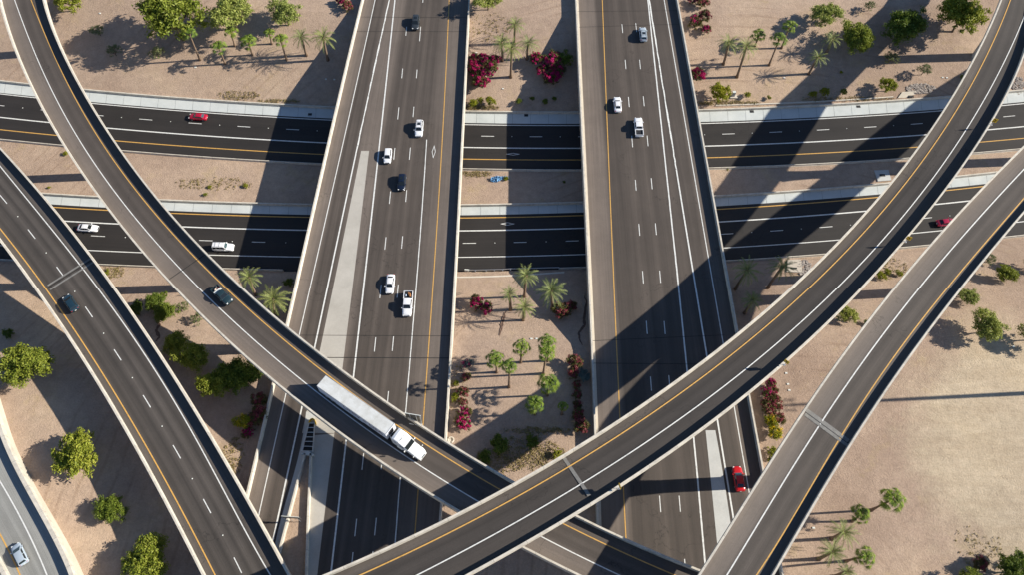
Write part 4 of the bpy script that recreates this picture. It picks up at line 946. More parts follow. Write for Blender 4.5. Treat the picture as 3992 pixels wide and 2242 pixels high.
def guide_sign():
    z = 8.6; r = empty('guide_sign', 'grey backed guide sign on two posts in the dirt wedge', 'road sign', un(1142, 2034, z), 0)
    a = Vector(un(1142, 2034, z)); c = Vector(un(1173, 2036, z)); u = (c-a).normalized(); ang = atan2(u.y, u.x); r.rotation_euler.z = ang
    L = (c-a).length
    for x in (0, L):
        p = MB(); p.tube([(x, 0, -.3), (x, 0, 3.0)], .06, 8); p.build('post', M['metal'], r)
    b = MB(); b.box((L/2-.35, .09, 3.0), (3.3, .05, 1.5)); b.build('panel', mat('sign_back_steel', (.16,.17,.17), .5, .4), r)
    q = MB()
    q.box((L/2-.35, .09, 3.77), (3.3, .09, .05)); q.build('panel_edge', M['lid'], r)
guide_sign()
def overhead_sign():
    zt = 21.2
    a = Vector(un(*C('12', 1487, 1268), zt)); c = Vector(un(*C('12', 1645, 1295), zt)); u = (c-a).normalized(); L = (c-a).length
    r = empty('overhead_sign', 'large overhead sign seen from behind, fixed outside the truck flyover', 'road sign', (a.x, a.y, zt-5), atan2(u.y, u.x))
    b = MB(); b.box((L/2, .05, 3.3), (L, .06, 3.4)); b.build('panel', mat('sign_panel_back', (.14,.13,.11), .5, .3), r)
    q = MB(); q.box((L/2, .05, 5.03), (L+.1, .12, .1)); q.build('panel_edge', M['lid'], r)
    for k in (.32, .72, .97):
        p = MB(); p.tube([(L*k, -.15, 1.6), (L*k, -.15, 5.0)], .07, 6); p.tube([(L*k, -.15, .9), (L*k-.3, -1.7, .6)], .08, 6); p.build('bracket', M['metal'], r)
    e = MB(); e.tube([(L*.25, -.9, 2.2), (L*.55, -.95, 2.2)], .05, 6); e.tube([(L*.62, -.9, 2.2), (L*1.0, -1.0, 2.2)], .05, 6); e.build('walkway_rail', M['metal'], r)
    w = MB(); w.tube([(L, 0, 5.0), (L+.35, -1.3, 3.4)], .05, 6); w.build('side_arm', M['metal'], r)
overhead_sign()
# tall light mast beyond the right edge, its shadow crosses the picture
D_ = Vector((cos(AZ), sin(AZ), 0))
tipg = Vector(unf(3060, 1582, zG)); mp = tipg+D_*(38/tan(SUN_EL))
mast = empty('light_mast', 'tall light mast standing beyond the right edge, casting the long thin shadow', 'light mast', (mp.x, mp.y, zG(mp.x, mp.y)))
b = MB(); b.tube([(0,0,-.5), (0,0,12), (0,0,26), (0,0,38)], [.55, .45, .36, .24], 14); b.build('pole', M['metal'], mast, smooth=True)
b = MB(); b.tube([(1.1*cos(2*pi*k/12), 1.1*sin(2*pi*k/12), 37.6) for k in range(13)], .06, 6); b.build('lamp_ring', M['metal'], mast)
for k in range(6):
    b = MB(); b.box((1.3*cos(k*pi/3), 1.3*sin(k*pi/3), 37.5), (.6, .4, .2), k*pi/3, top=(.3, .25)); b.build('lamp_head', M['metal'], mast)

# guardrail at the middle bottom of the lower crossing road
def guardrail():
    pts = [(1818, 1051), (1830, 1052.5), (1853, 1053), (1895, 1052), (1927, 1051), (1960, 1050), (1990, 1048), (2060, 1046), (2180, 1043)]
    P = [Vector(un(x, y, .7)) for x, y in pts]; o = P[0].copy(); o.z = 0
    r = empty('guardrail', 'steel guardrail with white flared end in the gap between the highway bridges', 'guardrail', o)
    profile('rail', [p-o for p in P], [(-.03,-.16), (-.05,-.08), (.0,0), (-.05,.08), (-.03,.16), (.05,.16), (.03,.08), (.07,0), (.03,-.08), (.05,-.16)], M['metal'], r)
    b = MB(); b.box((P[0]-o)+Vector((.1,-.1,0)), (1.0, .5, .5), -.1, top=(1.0, .25)); b.build('flared_end', M['lid'], r)
    for i in range(2, len(P)):
        b = MB(); b.box((P[i]-o)+Vector((0,-.22,-.3)), (.16, .3, .9)); b.build('post', M['metal'], r)
guardrail()
kb = Curve([(1790, 1081), (1850, 1081), (1900, 1079), (1950, 1077), (1982, 1075.5), (2100, 1069)], zG, 'x', 2)
tag(profile('kerb_wall', [p+Vector((0,0,.1)) for p in kb.line(1775, 2200, 30)], [(-.18,-.3), (-.18,0), (.18,0), (.18,-.3)], M['conc_pale']), 'low concrete kerb behind the guardrail in the middle median', 'kerb wall')
# drain slabs
def slab(pts, label, hole, zf=zG, h=.12):
    P = [Vector(unf(*C(c, x, y), zf)) for c, x, y in pts]; o = sum(P, Vector())/len(P)
    zt = max(p.z for p in P)+h
    b = MB(); n = len(P); T_ = [p-o+Vector((0,0,h+.1)) for p in P]
    b.add(T_+[p-Vector((0,0,.9)) for p in T_], [tuple(range(n))]+[(k, (k+1)%n, n+(k+1)%n, n+k) for k in range(n)])
    r = empty('drain_inlet', label, 'drain', o); b.build('slab', M['conc_grey'] if 'shaded' in label else M['conc'], r)  # shaded inlet gets greyer concrete, its shade put into the colour
    q = Vector(unf(*C(*hole), zf))-o; g = MB(); g.box((q.x, q.y, q.z+h+.13), (1.3, .7, .05)); g.build('grate', M['dark'], r)
slab([('30', 1305, 985), ('30', 1350, 925), ('30', 1500, 915), ('30', 1515, 985)], 'concrete drain inlet beside the riprap above the upper road', ('30', 1440, 972))
slab([('31', 1070, 270), ('31', 1210, 265), ('31', 1240, 370), ('31', 1105, 380)], 'shaded concrete drain inlet in the gravel median at right', ('31', 1150, 320))
slab([('31', 190, 1290), ('31', 200, 1170), ('31', 330, 1165), ('31', 350, 1295)], 'concrete drain inlet beside the right hand date palms', ('31', 265, 1260))
# catch basins in the concrete strip
for i, (c, x, y, lb) in enumerate((('10', 537, 1146, 'dark catch basin grate in shade, left of the left highway bridge'), ('20', 132, 1156, 'dark catch basin grate in shade between the highway bridges'), ('20', 2397, 1118, 'dark catch basin grate just right of the right highway bridge'), ('30', 912, 1068, 'dark catch basin grate in sunlight, upper right'))):
    p = un(*C(c, x, y), 0); b = MB(); b.box((0, 0, 0), (1.0, .75, .06)); o = b.build('drain_grate', M['dark'], loc=(p[0], p[1], .075)); tag(o, lb, 'drain', 'catch basins in the concrete strip')
# riprap
def riprap(c, x, y, rx, ry, n, label, seed):
    rnd = random.Random(seed); b = MB()
    for _ in range(n):
        a = rnd.uniform(0, 2*pi); k = sqrt(rnd.random()); p = unf(*C(c, x+rx*k*cos(a), y+ry*k*sin(a)), zG); s = rnd.uniform(.08, .26)
        vs = [(p[0]+s*dx*rnd.uniform(.6,1.2), p[1]+s*dy*rnd.uniform(.6,1.2), p[2]+s*dz*rnd.uniform(.5,1)) for dx in (-1,1) for dy in (-1,1) for dz in (-1,1)]
        b.add(vs, [(0,1,3,2), (4,6,7,5), (0,4,5,1), (2,3,7,6), (0,2,6,4), (1,5,7,3)])
    o = b.build('riprap', M['rock']); o['kind'] = 'stuff'; o['label'] = label; o['category'] = 'rocks'
riprap('30', 1540, 890, 150, 50, 320, 'loose grey riprap stones around the upper drain inlet', 1)
riprap('31', 370, 1250, 70, 80, 200, 'loose riprap stones beside the drain inlet near the date palms', 2)
riprap('30', 2520, 860, 60, 90, 200, 'loose riprap stones at the right edge above the upper road', 3)
# utility cabinet
uc = Vector(unf(*C('20', 2207, 962), zG)); r = empty('utility_cabinet', 'grey utility cabinet on a small pad beside the round green bush', 'utility cabinet', uc)
b = MB(); b.box((.15, -.1, .05), (1.9, 1.3, .14)); b.build('pad', M['conc'], r)
b = MB(); b.box((0, 0, .85), (.75, .6, 1.5), top=(.75, .6)); b.build('cabinet', mat('cabinet_grey', (.36,.37,.38), .5), r)
b = MB(); b.box((0, 0, 1.63), (.82, .68, .06)); b.build('cabinet_top', M['lid'], r)
# small pale irrigation lids
LIDS = [('10', 2206, 527, 'above the left bougainvillea cluster'), ('10', 2473, 888, 'right of the left bougainvillea cluster'), ('10', 697, 792, 'left one in the shade of the left bridge'), ('10', 781, 796, 'right one in the shade of the left bridge'),
        ('30', 168, 779, 'below the upper right date palms'), ('30', 1757, 776, 'left of a pair near the curved flyover'), ('30', 1800, 779, 'right of a pair near the curved flyover'), ('22', 184, 521, 'left of the pair above the fan palms'), ('22', 237, 520, 'right of the pair above the fan palms'),
        ('32', 187, 866, 'uppermost of three near the red hedge'), ('32', 205, 976, 'middle of three near the red hedge'), ('32', 218, 1037, 'lowest of three near the red hedge'), ('33', 462, 978, 'beside the lower right palms'), ('32', 2468, 600, 'in the tree shade at the right edge'), ('00', 1962, 675, 'below the tall fan palm at upper left'), ('00', 1003, 132, 'left of the large tree at upper left')]
for c, x, y, s in LIDS:
    p = unf(*C(c, x, y), zG); b = MB(); b.box((0, 0, 0), (.5, .36, .16), top=(.46, .32)); o = b.build('utility_box', M['lid'], loc=(p[0], p[1], p[2]+.06)); tag(o, 'small pale utility box lid, '+s, 'utility lid', 'pale utility box lids in the gravel')
# concrete ring
p = unf(*C('13', 1950, 96), zG); b = MB(); b.tube([(.55*cos(2*pi*k/16), .55*sin(2*pi*k/16), .12) for k in range(17)], .18, 8); b.box((0,0,.02), (.7,.7,.1)); tag(b.build('concrete_ring', M['conc'], loc=p), 'round concrete ring on the gravel beside the left bridge wall', 'concrete ring')
# blue plastic sheet
def tarp():
    rnd = random.Random(9); pts = [(2350, 372), (2362, 345), (2400, 322), (2440, 330), (2480, 340), (2520, 335), (2535, 348), (2528, 366), (2500, 352), (2470, 358), (2420, 382), (2380, 384)]
    o = Vector(un(*C('11', 2430, 355), .3)); nx, ny = 26, 12; b = MB()
    top = [(2350, 365), (2375, 338), (2410, 320), (2440, 330), (2470, 336), (2500, 332), (2532, 336)]; bot = [(2352, 378), (2375, 384), (2415, 386), (2450, 370), (2480, 350), (2505, 352), (2530, 368)]
    for i in range(nx+1):
        k = i/nx*6; a = min(int(k), 5); f = k-a
        t = Vector(un(*C('11', top[a][0]*(1-f)+top[a+1][0]*f, top[a][1]*(1-f)+top[a+1][1]*f), .3)); w = Vector(un(*C('11', bot[a][0]*(1-f)+bot[a+1][0]*f, bot[a][1]*(1-f)+bot[a+1][1]*f), .3))
        for j in range(ny+1):
            p = t.lerp(w, j/ny)-o; b.v.append((p.x+rnd.uniform(-.12,.12), p.y+rnd.uniform(-.12,.12), .08+rnd.random()**2*.7*(0.3 if j in (0, ny) else 1)))
    for i in range(nx):
        for j in range(ny): b.f.append((i*(ny+1)+j, i*(ny+1)+j+1, (i+1)*(ny+1)+j+1, (i+1)*(ny+1)+j)); b.m.append(0)
    tag(b.build('plastic_sheet', M['tarp'], loc=o), 'crumpled blue plastic sheet lying in the gravel median', 'plastic sheet')
tarp()
# erosion rills
def rill(pts, w, label):
    P = [Vector(unf(*C(c, x, y), zG)) for c, x, y in pts]; Q = []
    rnd = random.Random(2)
    for i in range(len(P)-1):
        for k in range(5):
            q = P[i].lerp(P[i+1], k/5); q.x += rnd.uniform(-.12, .12); q.z = zG(q.x, q.y)+.012; Q.append(q)
    N = normals(Q); b = MB(); vs = []
    for i, (q, n) in enumerate(zip(Q, N)):
        h = w*(.2+.8*sin(pi*i/(len(Q)-1)))*rnd.uniform(.5, 1.1)/2
        for a, dz in ((-1.3, .03), (-.9, .10), (0, .035), (.9, .10), (1.3, .03)): vs.append(q+n*(a*h)+Vector((0,0,dz)))
    for i in range(len(Q)-1):
        for j in range(4): b.f.append((i*5+j, i*5+j+1, (i+1)*5+j+1, (i+1)*5+j)); b.m.append(0)
    b.v = [tuple(v) for v in vs]; o = b.build('erosion_gully', M['soil']); struct(o); o['label'] = label
rill([('12', 2505, 240), ('12', 2480, 300), ('12', 2470, 350), ('12', 2455, 400), ('12', 2438, 510)], .75, 'reddish erosion gully below the middle date palms')
rill([('22', 715, 60), ('22', 735, 150), ('22', 715, 300), ('22', 715, 380), ('22', 665, 460), ('22', 670, 540), ('22', 710, 600)], .5, 'dark erosion gully beside the right bridge')
rill([('02', 1560, 330), ('02', 1600, 380), ('02', 1570, 430), ('02', 1595, 500), ('02', 1560, 560)], .7, 'dark erosion gully between the left flyovers')
# ---------------------------------------------------------------- plants
def leaf_quads(P, N, size, rng, elong=1.5, droop=0.0):
    """P centres (n,3), N rough outward normals; returns verts, faces of small leaf-clump quads"""
    n = len(P); r = rng.normal(size=(n, 3)); N = N+r*.75; N /= np.linalg.norm(N, axis=1)[:, None]+1e-9
    a = np.cross(N, rng.normal(size=(n, 3))); a /= np.linalg.norm(a, axis=1)[:, None]+1e-9
    b = np.cross(N, a); s = size*rng.uniform(.6, 1.35, size=(n, 1))
    a = a*s*elong; b = b*s
    V = np.stack([P-a, P-b*.8, P+a, P+b*.8], 1).reshape(-1, 3)
    V[:, 2] -= droop*rng.uniform(0, 1, size=len(V))
    return V, np.arange(4*n).reshape(-1, 4)
def to_mesh(name, V, Fc, m):
    me = bpy.data.meshes.new(name); me.from_pydata(V.tolist(), [], Fc.tolist()); me.materials.append(m); me.update(); return me
def crown_mesh(name, seed, m, lobes=46, per=150, size=.042, flat=.74, open_=0.0, elong=1.6):
    """crown of unit radius centred on the origin, built of many leaf clumps on uneven lobes"""
    rng = np.random.default_rng(seed); Ps, Ns = [], []
    for i in range(lobes):
        d = rng.normal(size=3); d /= np.linalg.norm(d)
        if d[2] < -.35: d[2] *= -.6
        az = np.arctan2(d[1], d[0]); reach = 1+.16*np.sin(az*2+seed)+.10*np.sin(az*3+2.1*seed)+.07*np.sin(az*5+seed)
        k = rng.uniform(.2, .97)**.55; c = d*k*np.array([1, 1, flat])*reach*rng.uniform(.82, 1.0); r = rng.uniform(.08, .22)*(1-.3*open_)
        n = int(per*(r/.22)**1.6*(1-open_*.35)); q = rng.normal(size=(n, 3)); q /= np.linalg.norm(q, axis=1)[:, None]
        q[:, 2] = np.where(q[:, 2] < -.3, -q[:, 2]*.5, q[:, 2])
        rad = r*rng.uniform(.25, 1.45, size=(n, 1)); Ps.append(c+q*rad*np.array([1, 1, .8])); Ns.append(q)
    V, Fc = leaf_quads(np.concatenate(Ps), np.concatenate(Ns), size, rng, elong)
    return to_mesh(name, V, Fc, m)
def limb_mesh(name, seed, m, flat=.62):
    """tapered trunk and forked limbs inside a unit crown whose centre is at z=0, foot at z=-1"""
    rnd = random.Random(seed); b = MB(); b.tube([(0,0,-1.05), (rnd.uniform(-.03,.03), rnd.uniform(-.03,.03), -.7), (0,0,-.45)], [.055, .045, .036], 7)
    for i in range(7):
        a = 2*pi*i/7+rnd.uniform(-.4, .4); r = rnd.uniform(.4, .78); z = rnd.uniform(-.1, .35)*flat
        m1 = (r*.4*cos(a), r*.4*sin(a), -.2); e = (r*cos(a+.2), r*sin(a+.2), z)
        b.tube([(0,0,-.62+.04*i), m1, e], [.03, .022, .007], 5)
        for s in (-.5, .5):
            b.tube([m1, (r*.7*cos(a+s), r*.7*sin(a+s), z*.6+.05), (r*1.02*cos(a+s*1.2), r*1.02*sin(a+s*1.2), z+.12)], [.016, .011, .004], 4)
    me = bpy.data.meshes.new(name); me.from_pydata(b.v, [], b.f); me.materials.append(m); me.update(); return me
M['leaf'] = leafmat('acacia_leaves', [(.14,.18,.018), (.22,.26,.03), (.34,.35,.055), (.18,.225,.024)])
M['leaf_dark'] = leafmat('dark_and_shaded_leaves', [(.09,.135,.018), (.14,.195,.025), (.21,.25,.04)])  # dark foliage; on plants in shadow it also carries painted shade
M['leaf_pale'] = leafmat('palo_verde_leaves', [(.23,.28,.06), (.31,.35,.085), (.40,.41,.12)])
M['leaf_sage'] = leafmat('sage_leaves', [(.13,.155,.07), (.18,.21,.09), (.22,.24,.12)])
M['leaf_yel'] = leafmat('yellow_green_leaves', [(.17,.21,.015), (.26,.28,.02), (.36,.33,.03)])
M['leaf_blue'] = leafmat('blue_green_leaves', [(.10,.16,.14), (.16,.22,.20), (.22,.28,.25)])
M['flower'] = leafmat('magenta_bracts', [(.36,.006,.09), (.52,.014,.16), (.27,.006,.06)], trans=.15)
M['flower_dull'] = leafmat('dull_shaded_bracts', [(.24,.035,.06), (.33,.07,.09), (.17,.05,.04)], trans=.15)  # dull bracts, darkened further to hold the shade on shaded hedges
M['flower_yel'] = leafmat('yellow_flowers', [(.7,.5,.01), (.6,.42,.01)], trans=.1)
M['bougleaf'] = leafmat('bougainvillea_leaves', [(.09,.10,.025), (.14,.14,.04), (.16,.10,.045)])
CR = {}
for k, mk, op in (('acacia', 'leaf', 0), ('dark', 'leaf_dark', 0), ('pale', 'leaf_pale', .2), ('sage', 'leaf_sage', .8)):
    CR[k] = [crown_mesh('crown', 10*len(CR)+s, M[mk], lobes=165 if op < .5 else 70, per=130, size=.029, open_=op, elong=1.7) for s in range(4 if k == 'acacia' else 2)]
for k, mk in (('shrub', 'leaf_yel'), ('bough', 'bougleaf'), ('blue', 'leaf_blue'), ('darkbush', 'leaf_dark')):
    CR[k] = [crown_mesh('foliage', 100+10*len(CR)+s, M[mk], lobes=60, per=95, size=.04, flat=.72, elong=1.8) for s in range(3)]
def flower_mesh(seed, mk, cover):
    """bracts on the sunny tips, in uneven drifts"""
    rng = np.random.default_rng(seed); Ps = []; Ns = []
    for i in range(30):
        d = rng.normal(size=3); d /= np.linalg.norm(d); d[2] = abs(d[2]); az = np.arctan2(d[1], d[0])
        c = d*rng.uniform(.5, .88)*np.array([1, 1, .74])*(1+.14*np.sin(az*2+seed)); r = rng.uniform(.10, .24)
        n = int(62*cover*rng.uniform(.2, 1.8)); q = rng.normal(size=(n, 3)); q /= np.linalg.norm(q, axis=1)[:, None]+1e-9; q[:, 2] = np.where(q[:, 2] < -.2, -q[:, 2], q[:, 2])
        Ps.append(c+q*r*rng.uniform(.7, 1.15, size=(n, 1))); Ns.append(q)
    V, Fc = leaf_quads(np.concatenate(Ps), np.concatenate(Ns), .042, rng, 1.3); return to_mesh('flowers', V, Fc, M[mk])
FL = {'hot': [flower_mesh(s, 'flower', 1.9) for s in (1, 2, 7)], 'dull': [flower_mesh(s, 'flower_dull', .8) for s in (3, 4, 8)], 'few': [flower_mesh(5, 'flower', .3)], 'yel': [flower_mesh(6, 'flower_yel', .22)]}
LIMB = [limb_mesh('trunk', s, M['bark']) for s in range(3)]
STEM = [limb_mesh('stems', s+20, M['bark'], .7) for s in range(2)]
rp = random.Random(77)
def plant(name, kind, crop, x, y, r, label, cat, group, fl=None, hk=1.05, sq=None):
    """crop coordinates give the centre and radius of the crown as seen; the foot is put on the ground below it"""
    px, py = C(crop, x, y); rn = r/2.575*(1.06 if kind in ('acacia', 'dark', 'pale', 'sage') else 1.2); hk *= .76 if kind in ('acacia', 'dark', 'pale', 'sage') else .9
    z = 8.0
    for _ in range(6):
        R = rn/pxscale(py, z); h = R*hk; p = unf(px, py, zG, h); z = p[2]
    zg = zG(p[0], p[1])
    if nlx(p[1]) < p[0] < 90 and False: pass
    tree = kind in ('acacia', 'dark', 'pale', 'sage')
    o = empty(name, label, cat, (p[0], p[1], zg-.05), 0, group)
    c = link('crown' if tree else 'foliage', rp.choice(CR[kind]), o, (0, 0, h)); a = rp.uniform(0, 6.28)
    sx, sy = sq or (1, 1); c.scale = (R*sx, R*sy, R*rp.uniform(.9, 1.08)); c.rotation_euler.z = a if not sq else 0
    s = link('trunk' if tree else 'stems', rp.choice(LIMB if tree else STEM), o, (0, 0, h)); s.scale = (R*.95, R*.95, h*1.0 if h > R*.9 else R); s.rotation_euler.z = a
    if fl:
        f = link('flowers', rp.choice(FL[fl]), o, (0, 0, h)); f.scale = c.scale; f.rotation_euler.z = a
    return o
def tree(*a, **k): return plant('tree', *a, 'tree', 'broadleaf trees on the gravel', **k)
def bush(*a, **k): return plant('shrub', *a, 'shrub', 'small shrubs on the gravel', **k)
def boug(*a, **k): return plant('flowering_shrub', *a, 'flowering shrub', 'magenta flowering shrubs', **k)
# upper left
tree('acacia', '00', 690, -5, 150, 'bushy tree cut off by the top edge, beside the left flyover', hk=1.2)
tree('acacia', '00', 1730, 170, 300, 'largest tree, broad bright green crown at upper left', hk=1.25)
tree('pale', '00', 2320, 135, 215, 'grey green tree right of the largest tree', hk=1.2)
tree('pale', '10', 285, 135, 160, 'pale green round tree above the two date palms at upper left', hk=1.2)
tree('sage', '00', 975, 300, 78, 'thin sage green small tree with oval shadow, upper left', hk=1.2)
tree('sage', '00', 1140, 505, 80, 'thin sage green small tree below the other thin one, upper left', hk=1.1)
tree('sage', '00', 1575, 535, 85, 'grey green bush below the largest tree', hk=.9)
# upper middle median
tree('pale', '10', 2320, -15, 150, 'light green tree at the top edge of the middle median', hk=1.2)
# upper right
tree('pale', '30', 585, 145, 145, 'pale green tree behind the two fan palms at upper right', hk=1.2)
tree('acacia', '30', 900, 375, 170, 'bright green tree touching the edge of the flyover shadow', hk=1.1)
tree('dark', '30', 1385, 270, 195, 'dark tree standing inside the flyover shadow at upper right', hk=1.1)  # flyover's shade put into darker leaves
tree('acacia', '30', 1960, 160, 215, 'tall bright tree next to the curved flyover at upper right', hk=1.2)
tree('sage', '30', 1030, 60, 62, 'nearly bare little tree near the top edge at upper right', hk=1.2)
tree('sage', '30', 1240, 580, 80, 'grey green bush in the column shadow at upper right', hk=1.0)
tree('sage', '30', 1580, 690, 78, 'thin grey green tree right of the column shadow end', hk=1.3)
bush('shrub', '30', 1215, 850, 82, 'round yellow green shrub with lacy shadow above the upper road', hk=1.0)
for x, y, r, s in ((460, 940, 38, 'left of three in the shadow band'), (575, 915, 46, 'middle of three in the shadow band'), (770, 920, 34, 'right of three at the shadow edge'), (20, 978, 22, 'tiny one at the shadow foot'), (740, 720, 16, 'tiny dark one inside the shadow band'), (1960, 775, 26, 'tiny one against the curved flyover')):
    bush('shrub', '30', x, y, r, 'small yellow green shrub above the upper road, '+s)
bush('shrub', '20', 2070, 925, 98, 'large round yellow green bush beside the utility cabinet')
bush('shrub', '20', 2357, 950, 32, 'small yellow green ball shrub right of the utility cabinet')
# upper middle shrubs
for x, y, r, s in ((2175, 1032, 42, 'left of three in sunlight'), (2250, 1000, 30, 'middle of three in sunlight'), (2342, 1010, 50, 'right of three in sunlight')):
    bush('shrub', '10', x, y, r, 'yellow green shrub at the foot of the upper median, '+s)
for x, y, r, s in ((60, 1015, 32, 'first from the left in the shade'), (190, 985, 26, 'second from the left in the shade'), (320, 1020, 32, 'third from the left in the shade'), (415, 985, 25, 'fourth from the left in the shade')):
    bush('darkbush', '20', x, y, r, 'dull shrub at the foot of the upper median, '+s)  # same shrubs as the sunlit three, shade put into darker leaves
# bougainvillea
for x, y, r, s in ((2180, 595, 60, 'top left of the left cluster'), (2280, 590, 58, 'top middle of the left cluster'), (2385, 595, 58, 'top right of the left cluster'), (2195, 700, 72, 'middle left of the left cluster'), (2340, 705, 82, 'middle right of the left cluster'), (2250, 820, 74, 'lowest of the left cluster')):
    boug('bough', '10', x, y, r, 'magenta bougainvillea in the upper median, '+s, fl='hot', hk=.75)
for x, y, r, fl, s in ((240, 590, 74, 'hot', 'sunlit left of the right cluster'), (405, 600, 88, 'hot', 'top of the right cluster, half in shade'), (510, 590, 82, None, 'dark flowerless one right in the right cluster'), (300, 700, 60, 'hot', 'left side of the right cluster'), (450, 700, 66, 'hot', 'middle of the right cluster'), (395, 775, 80, 'hot', 'lowest of the right cluster')):
    boug('bough' if fl else 'darkbush', '20', x, y, r, 'bougainvillea in the upper median, '+s, fl=fl, hk=.75)
boug('bough', '10', 848, 8, 46, 'magenta bougainvillea at the top edge left of the left bridge', fl='hot', hk=.8); boug('bough', '10', 915, 62, 54, 'magenta bougainvillea just below the topmost one, left of the left bridge', fl='dull', hk=.8)
for x, y, r, fl, s in ((1800, 3, 38, 'hot', 'cut by the top edge, left one'), (1900, 30, 60, 'dull', 'near the top edge, right one'), (1922, 165, 62, 'dull', 'upper right of the group of three'), (1828, 225, 66, 'few', 'left brownish one of the group of three'), (1940, 290, 48, 'hot', 'lowest of the group of three')):
    boug('bough', '20', x, y, r, 'bougainvillea right of the right bridge, '+s, fl=fl, hk=.8)
boug('bough', '20', 1852, 740, 72, 'bright magenta bougainvillea against the right bridge barrier', fl='hot', hk=.8, sq=(.85, 1.15))
# middle median
boug('bough', '12', 2210, 160, 68, 'left of the two magenta bushes beneath the middle date palms', fl='hot', hk=.8); boug('bough', '12', 2316, 212, 62, 'right of the two magenta bushes beneath the middle date palms', fl='hot', hk=.8)
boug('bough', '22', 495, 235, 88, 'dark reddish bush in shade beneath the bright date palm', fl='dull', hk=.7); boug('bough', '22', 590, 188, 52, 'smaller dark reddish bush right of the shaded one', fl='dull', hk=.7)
bush('blue', '12', 2118, 775, 52, 'grey blue low shrub left of the fan palms', fl='few', hk=.7)
boug('bough', '12', 2102, 905, 44, 'sparse dark red shrub below the grey blue one', fl='dull', hk=.6)
bush('shrub', '12', 2005, 965, 28, 'tiny green shrub against the left bridge wall', hk=.7); bush('shrub', '12', 1992, 1100, 42, 'yellow green shrub against the left bridge wall', hk=.8)
for x, y, r, fl, s in ((2075, 1048, 56, 'dull', 'topmost of the row'), (2075, 1158, 44, 'dull', 'small sparse second of the row'), (2085, 1262, 62, 'hot', 'third of the row'), (2078, 1372, 68, 'hot', 'lowest of the row')):
    boug('bough', '12', x, y, r, 'red bougainvillea along the left bridge wall, '+s, fl=fl, hk=.85)
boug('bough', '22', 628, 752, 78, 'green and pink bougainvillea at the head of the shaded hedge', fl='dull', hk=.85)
bush('blue', '22', 712, 885, 62, 'pale blue green shrub beside the right bridge barrier', hk=.8)
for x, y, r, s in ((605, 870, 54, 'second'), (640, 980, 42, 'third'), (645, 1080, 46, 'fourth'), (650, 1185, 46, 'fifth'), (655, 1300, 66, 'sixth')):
    boug('bough', '22', x, y, r, 'dark shaded bush of the hedge by the right bridge, '+s+' from the top', fl='dull', hk=.7)  # shade on this hedge is put into its dull bracts
boug('bough', '22', 690, 1395, 74, 'sunlit green and pink bush at the lower end of the shaded hedge', fl='dull', hk=.8)
bush('darkbush', '13', 2440, 130, 95, 'dark sprawling bush in the shade of the lower median', hk=.5); bush('darkbush', '13', 2290, 275, 70, 'dark thin bush near the truck flyover in the lower median', hk=.5)
bush('darkbush', '23', 190, 110, 70, 'dark low bush at the shade edge of the lower median', hk=.5); bush('shrub', '23', 445, 235, 46, 'yellow green shrub against the topmost flyover', hk=.9)
# right of the right bridge
for x, y, r, fl, s in ((35, 975, 58, 'hot', 'top'), (60, 1020, 46, 'hot', 'upper right'), (0, 1050, 62, 'hot', 'upper left'), (60, 1120, 66, 'dull', 'middle right'), (0, 1150, 66, 'dull', 'middle left'), (95, 1180, 60, 'dull', 'middle, farthest right'), (20, 1230, 66, 'dull', 'lower left'), (110, 1310, 62, 'dull', 'lowest right')):
    boug('bough', '32', x-4, y+8, r, 'red flowering bush of the hedge below the lowest chevron signs, '+s, fl=fl, hk=.9)
bush('shrub', '32', 35, 1340, 66, 'yellow flowering green bush below the red hedge, upper one', fl='yel', hk=.9); bush('shrub', '33', 75, 20, 80, 'yellow flowering green bush below the red hedge, lower one', fl='yel', hk=.8)
bush('shrub', '33', 55, 225, 56, 'green shrub squeezed beside the right flyover', hk=.7); bush('shrub', '33', 20, 287, 22, 'tiny green shrub beside the right flyover', hk=.7)
tree('pale', '32', 800, 275, 100, 'light green small tree between the two right flyovers', hk=1.1)
bush('shrub', '31', 1130, 1320, 50, 'yellow shrub between the right flyovers, largest of three', hk=.8); bush('shrub', '31', 1203, 1282, 34, 'yellow shrub between the right flyovers, upper small one', hk=.8); bush('shrub', '31', 1328, 1305, 34, 'yellow shrub between the right flyovers, right small one', hk=.8)
tree('acacia', '31', 2395, 1300, 100, 'dense round green tree right of the right flyover', hk=1.2); tree('sage', '31', 2230, 1150, 75, 'small tree half hidden by the right flyover barrier', hk=1.0)
tree('pale', '32', 2020, 100, 98, 'light green tree touching the right flyover barrier', hk=1.1); tree('pale', '32', 2205, 400, 165, 'feathery light green tree at the right side', hk=1.15)
tree('acacia', '32', 2700, 470, 150, 'tree just beyond the right edge whose shadow falls into view', hk=1.3); tree('acacia', '31', 2720, 1190, 110, 'tree beyond the right edge above the feathery one', hk=1.3)
tree('sage', '31', 2000, 1500, 52, 'little sage tree against the right flyover barrier', hk=1.0); bush('darkbush', '32', 1000, 365, 36, 'small dark shrub against the right flyover barrier', hk=.6)
# lower right corner
tree('dark', '33', 2490, 1395, 190, 'tree cut off in the bottom right corner', hk=1.1); tree('acacia', '33', 2060, 1530, 150, 'tree below the bottom edge casting a broad shadow', hk=1.3)
boug('bough', '33', 2135, 1335, 72, 'dark red bush near the bottom right corner', fl='dull', hk=.8)
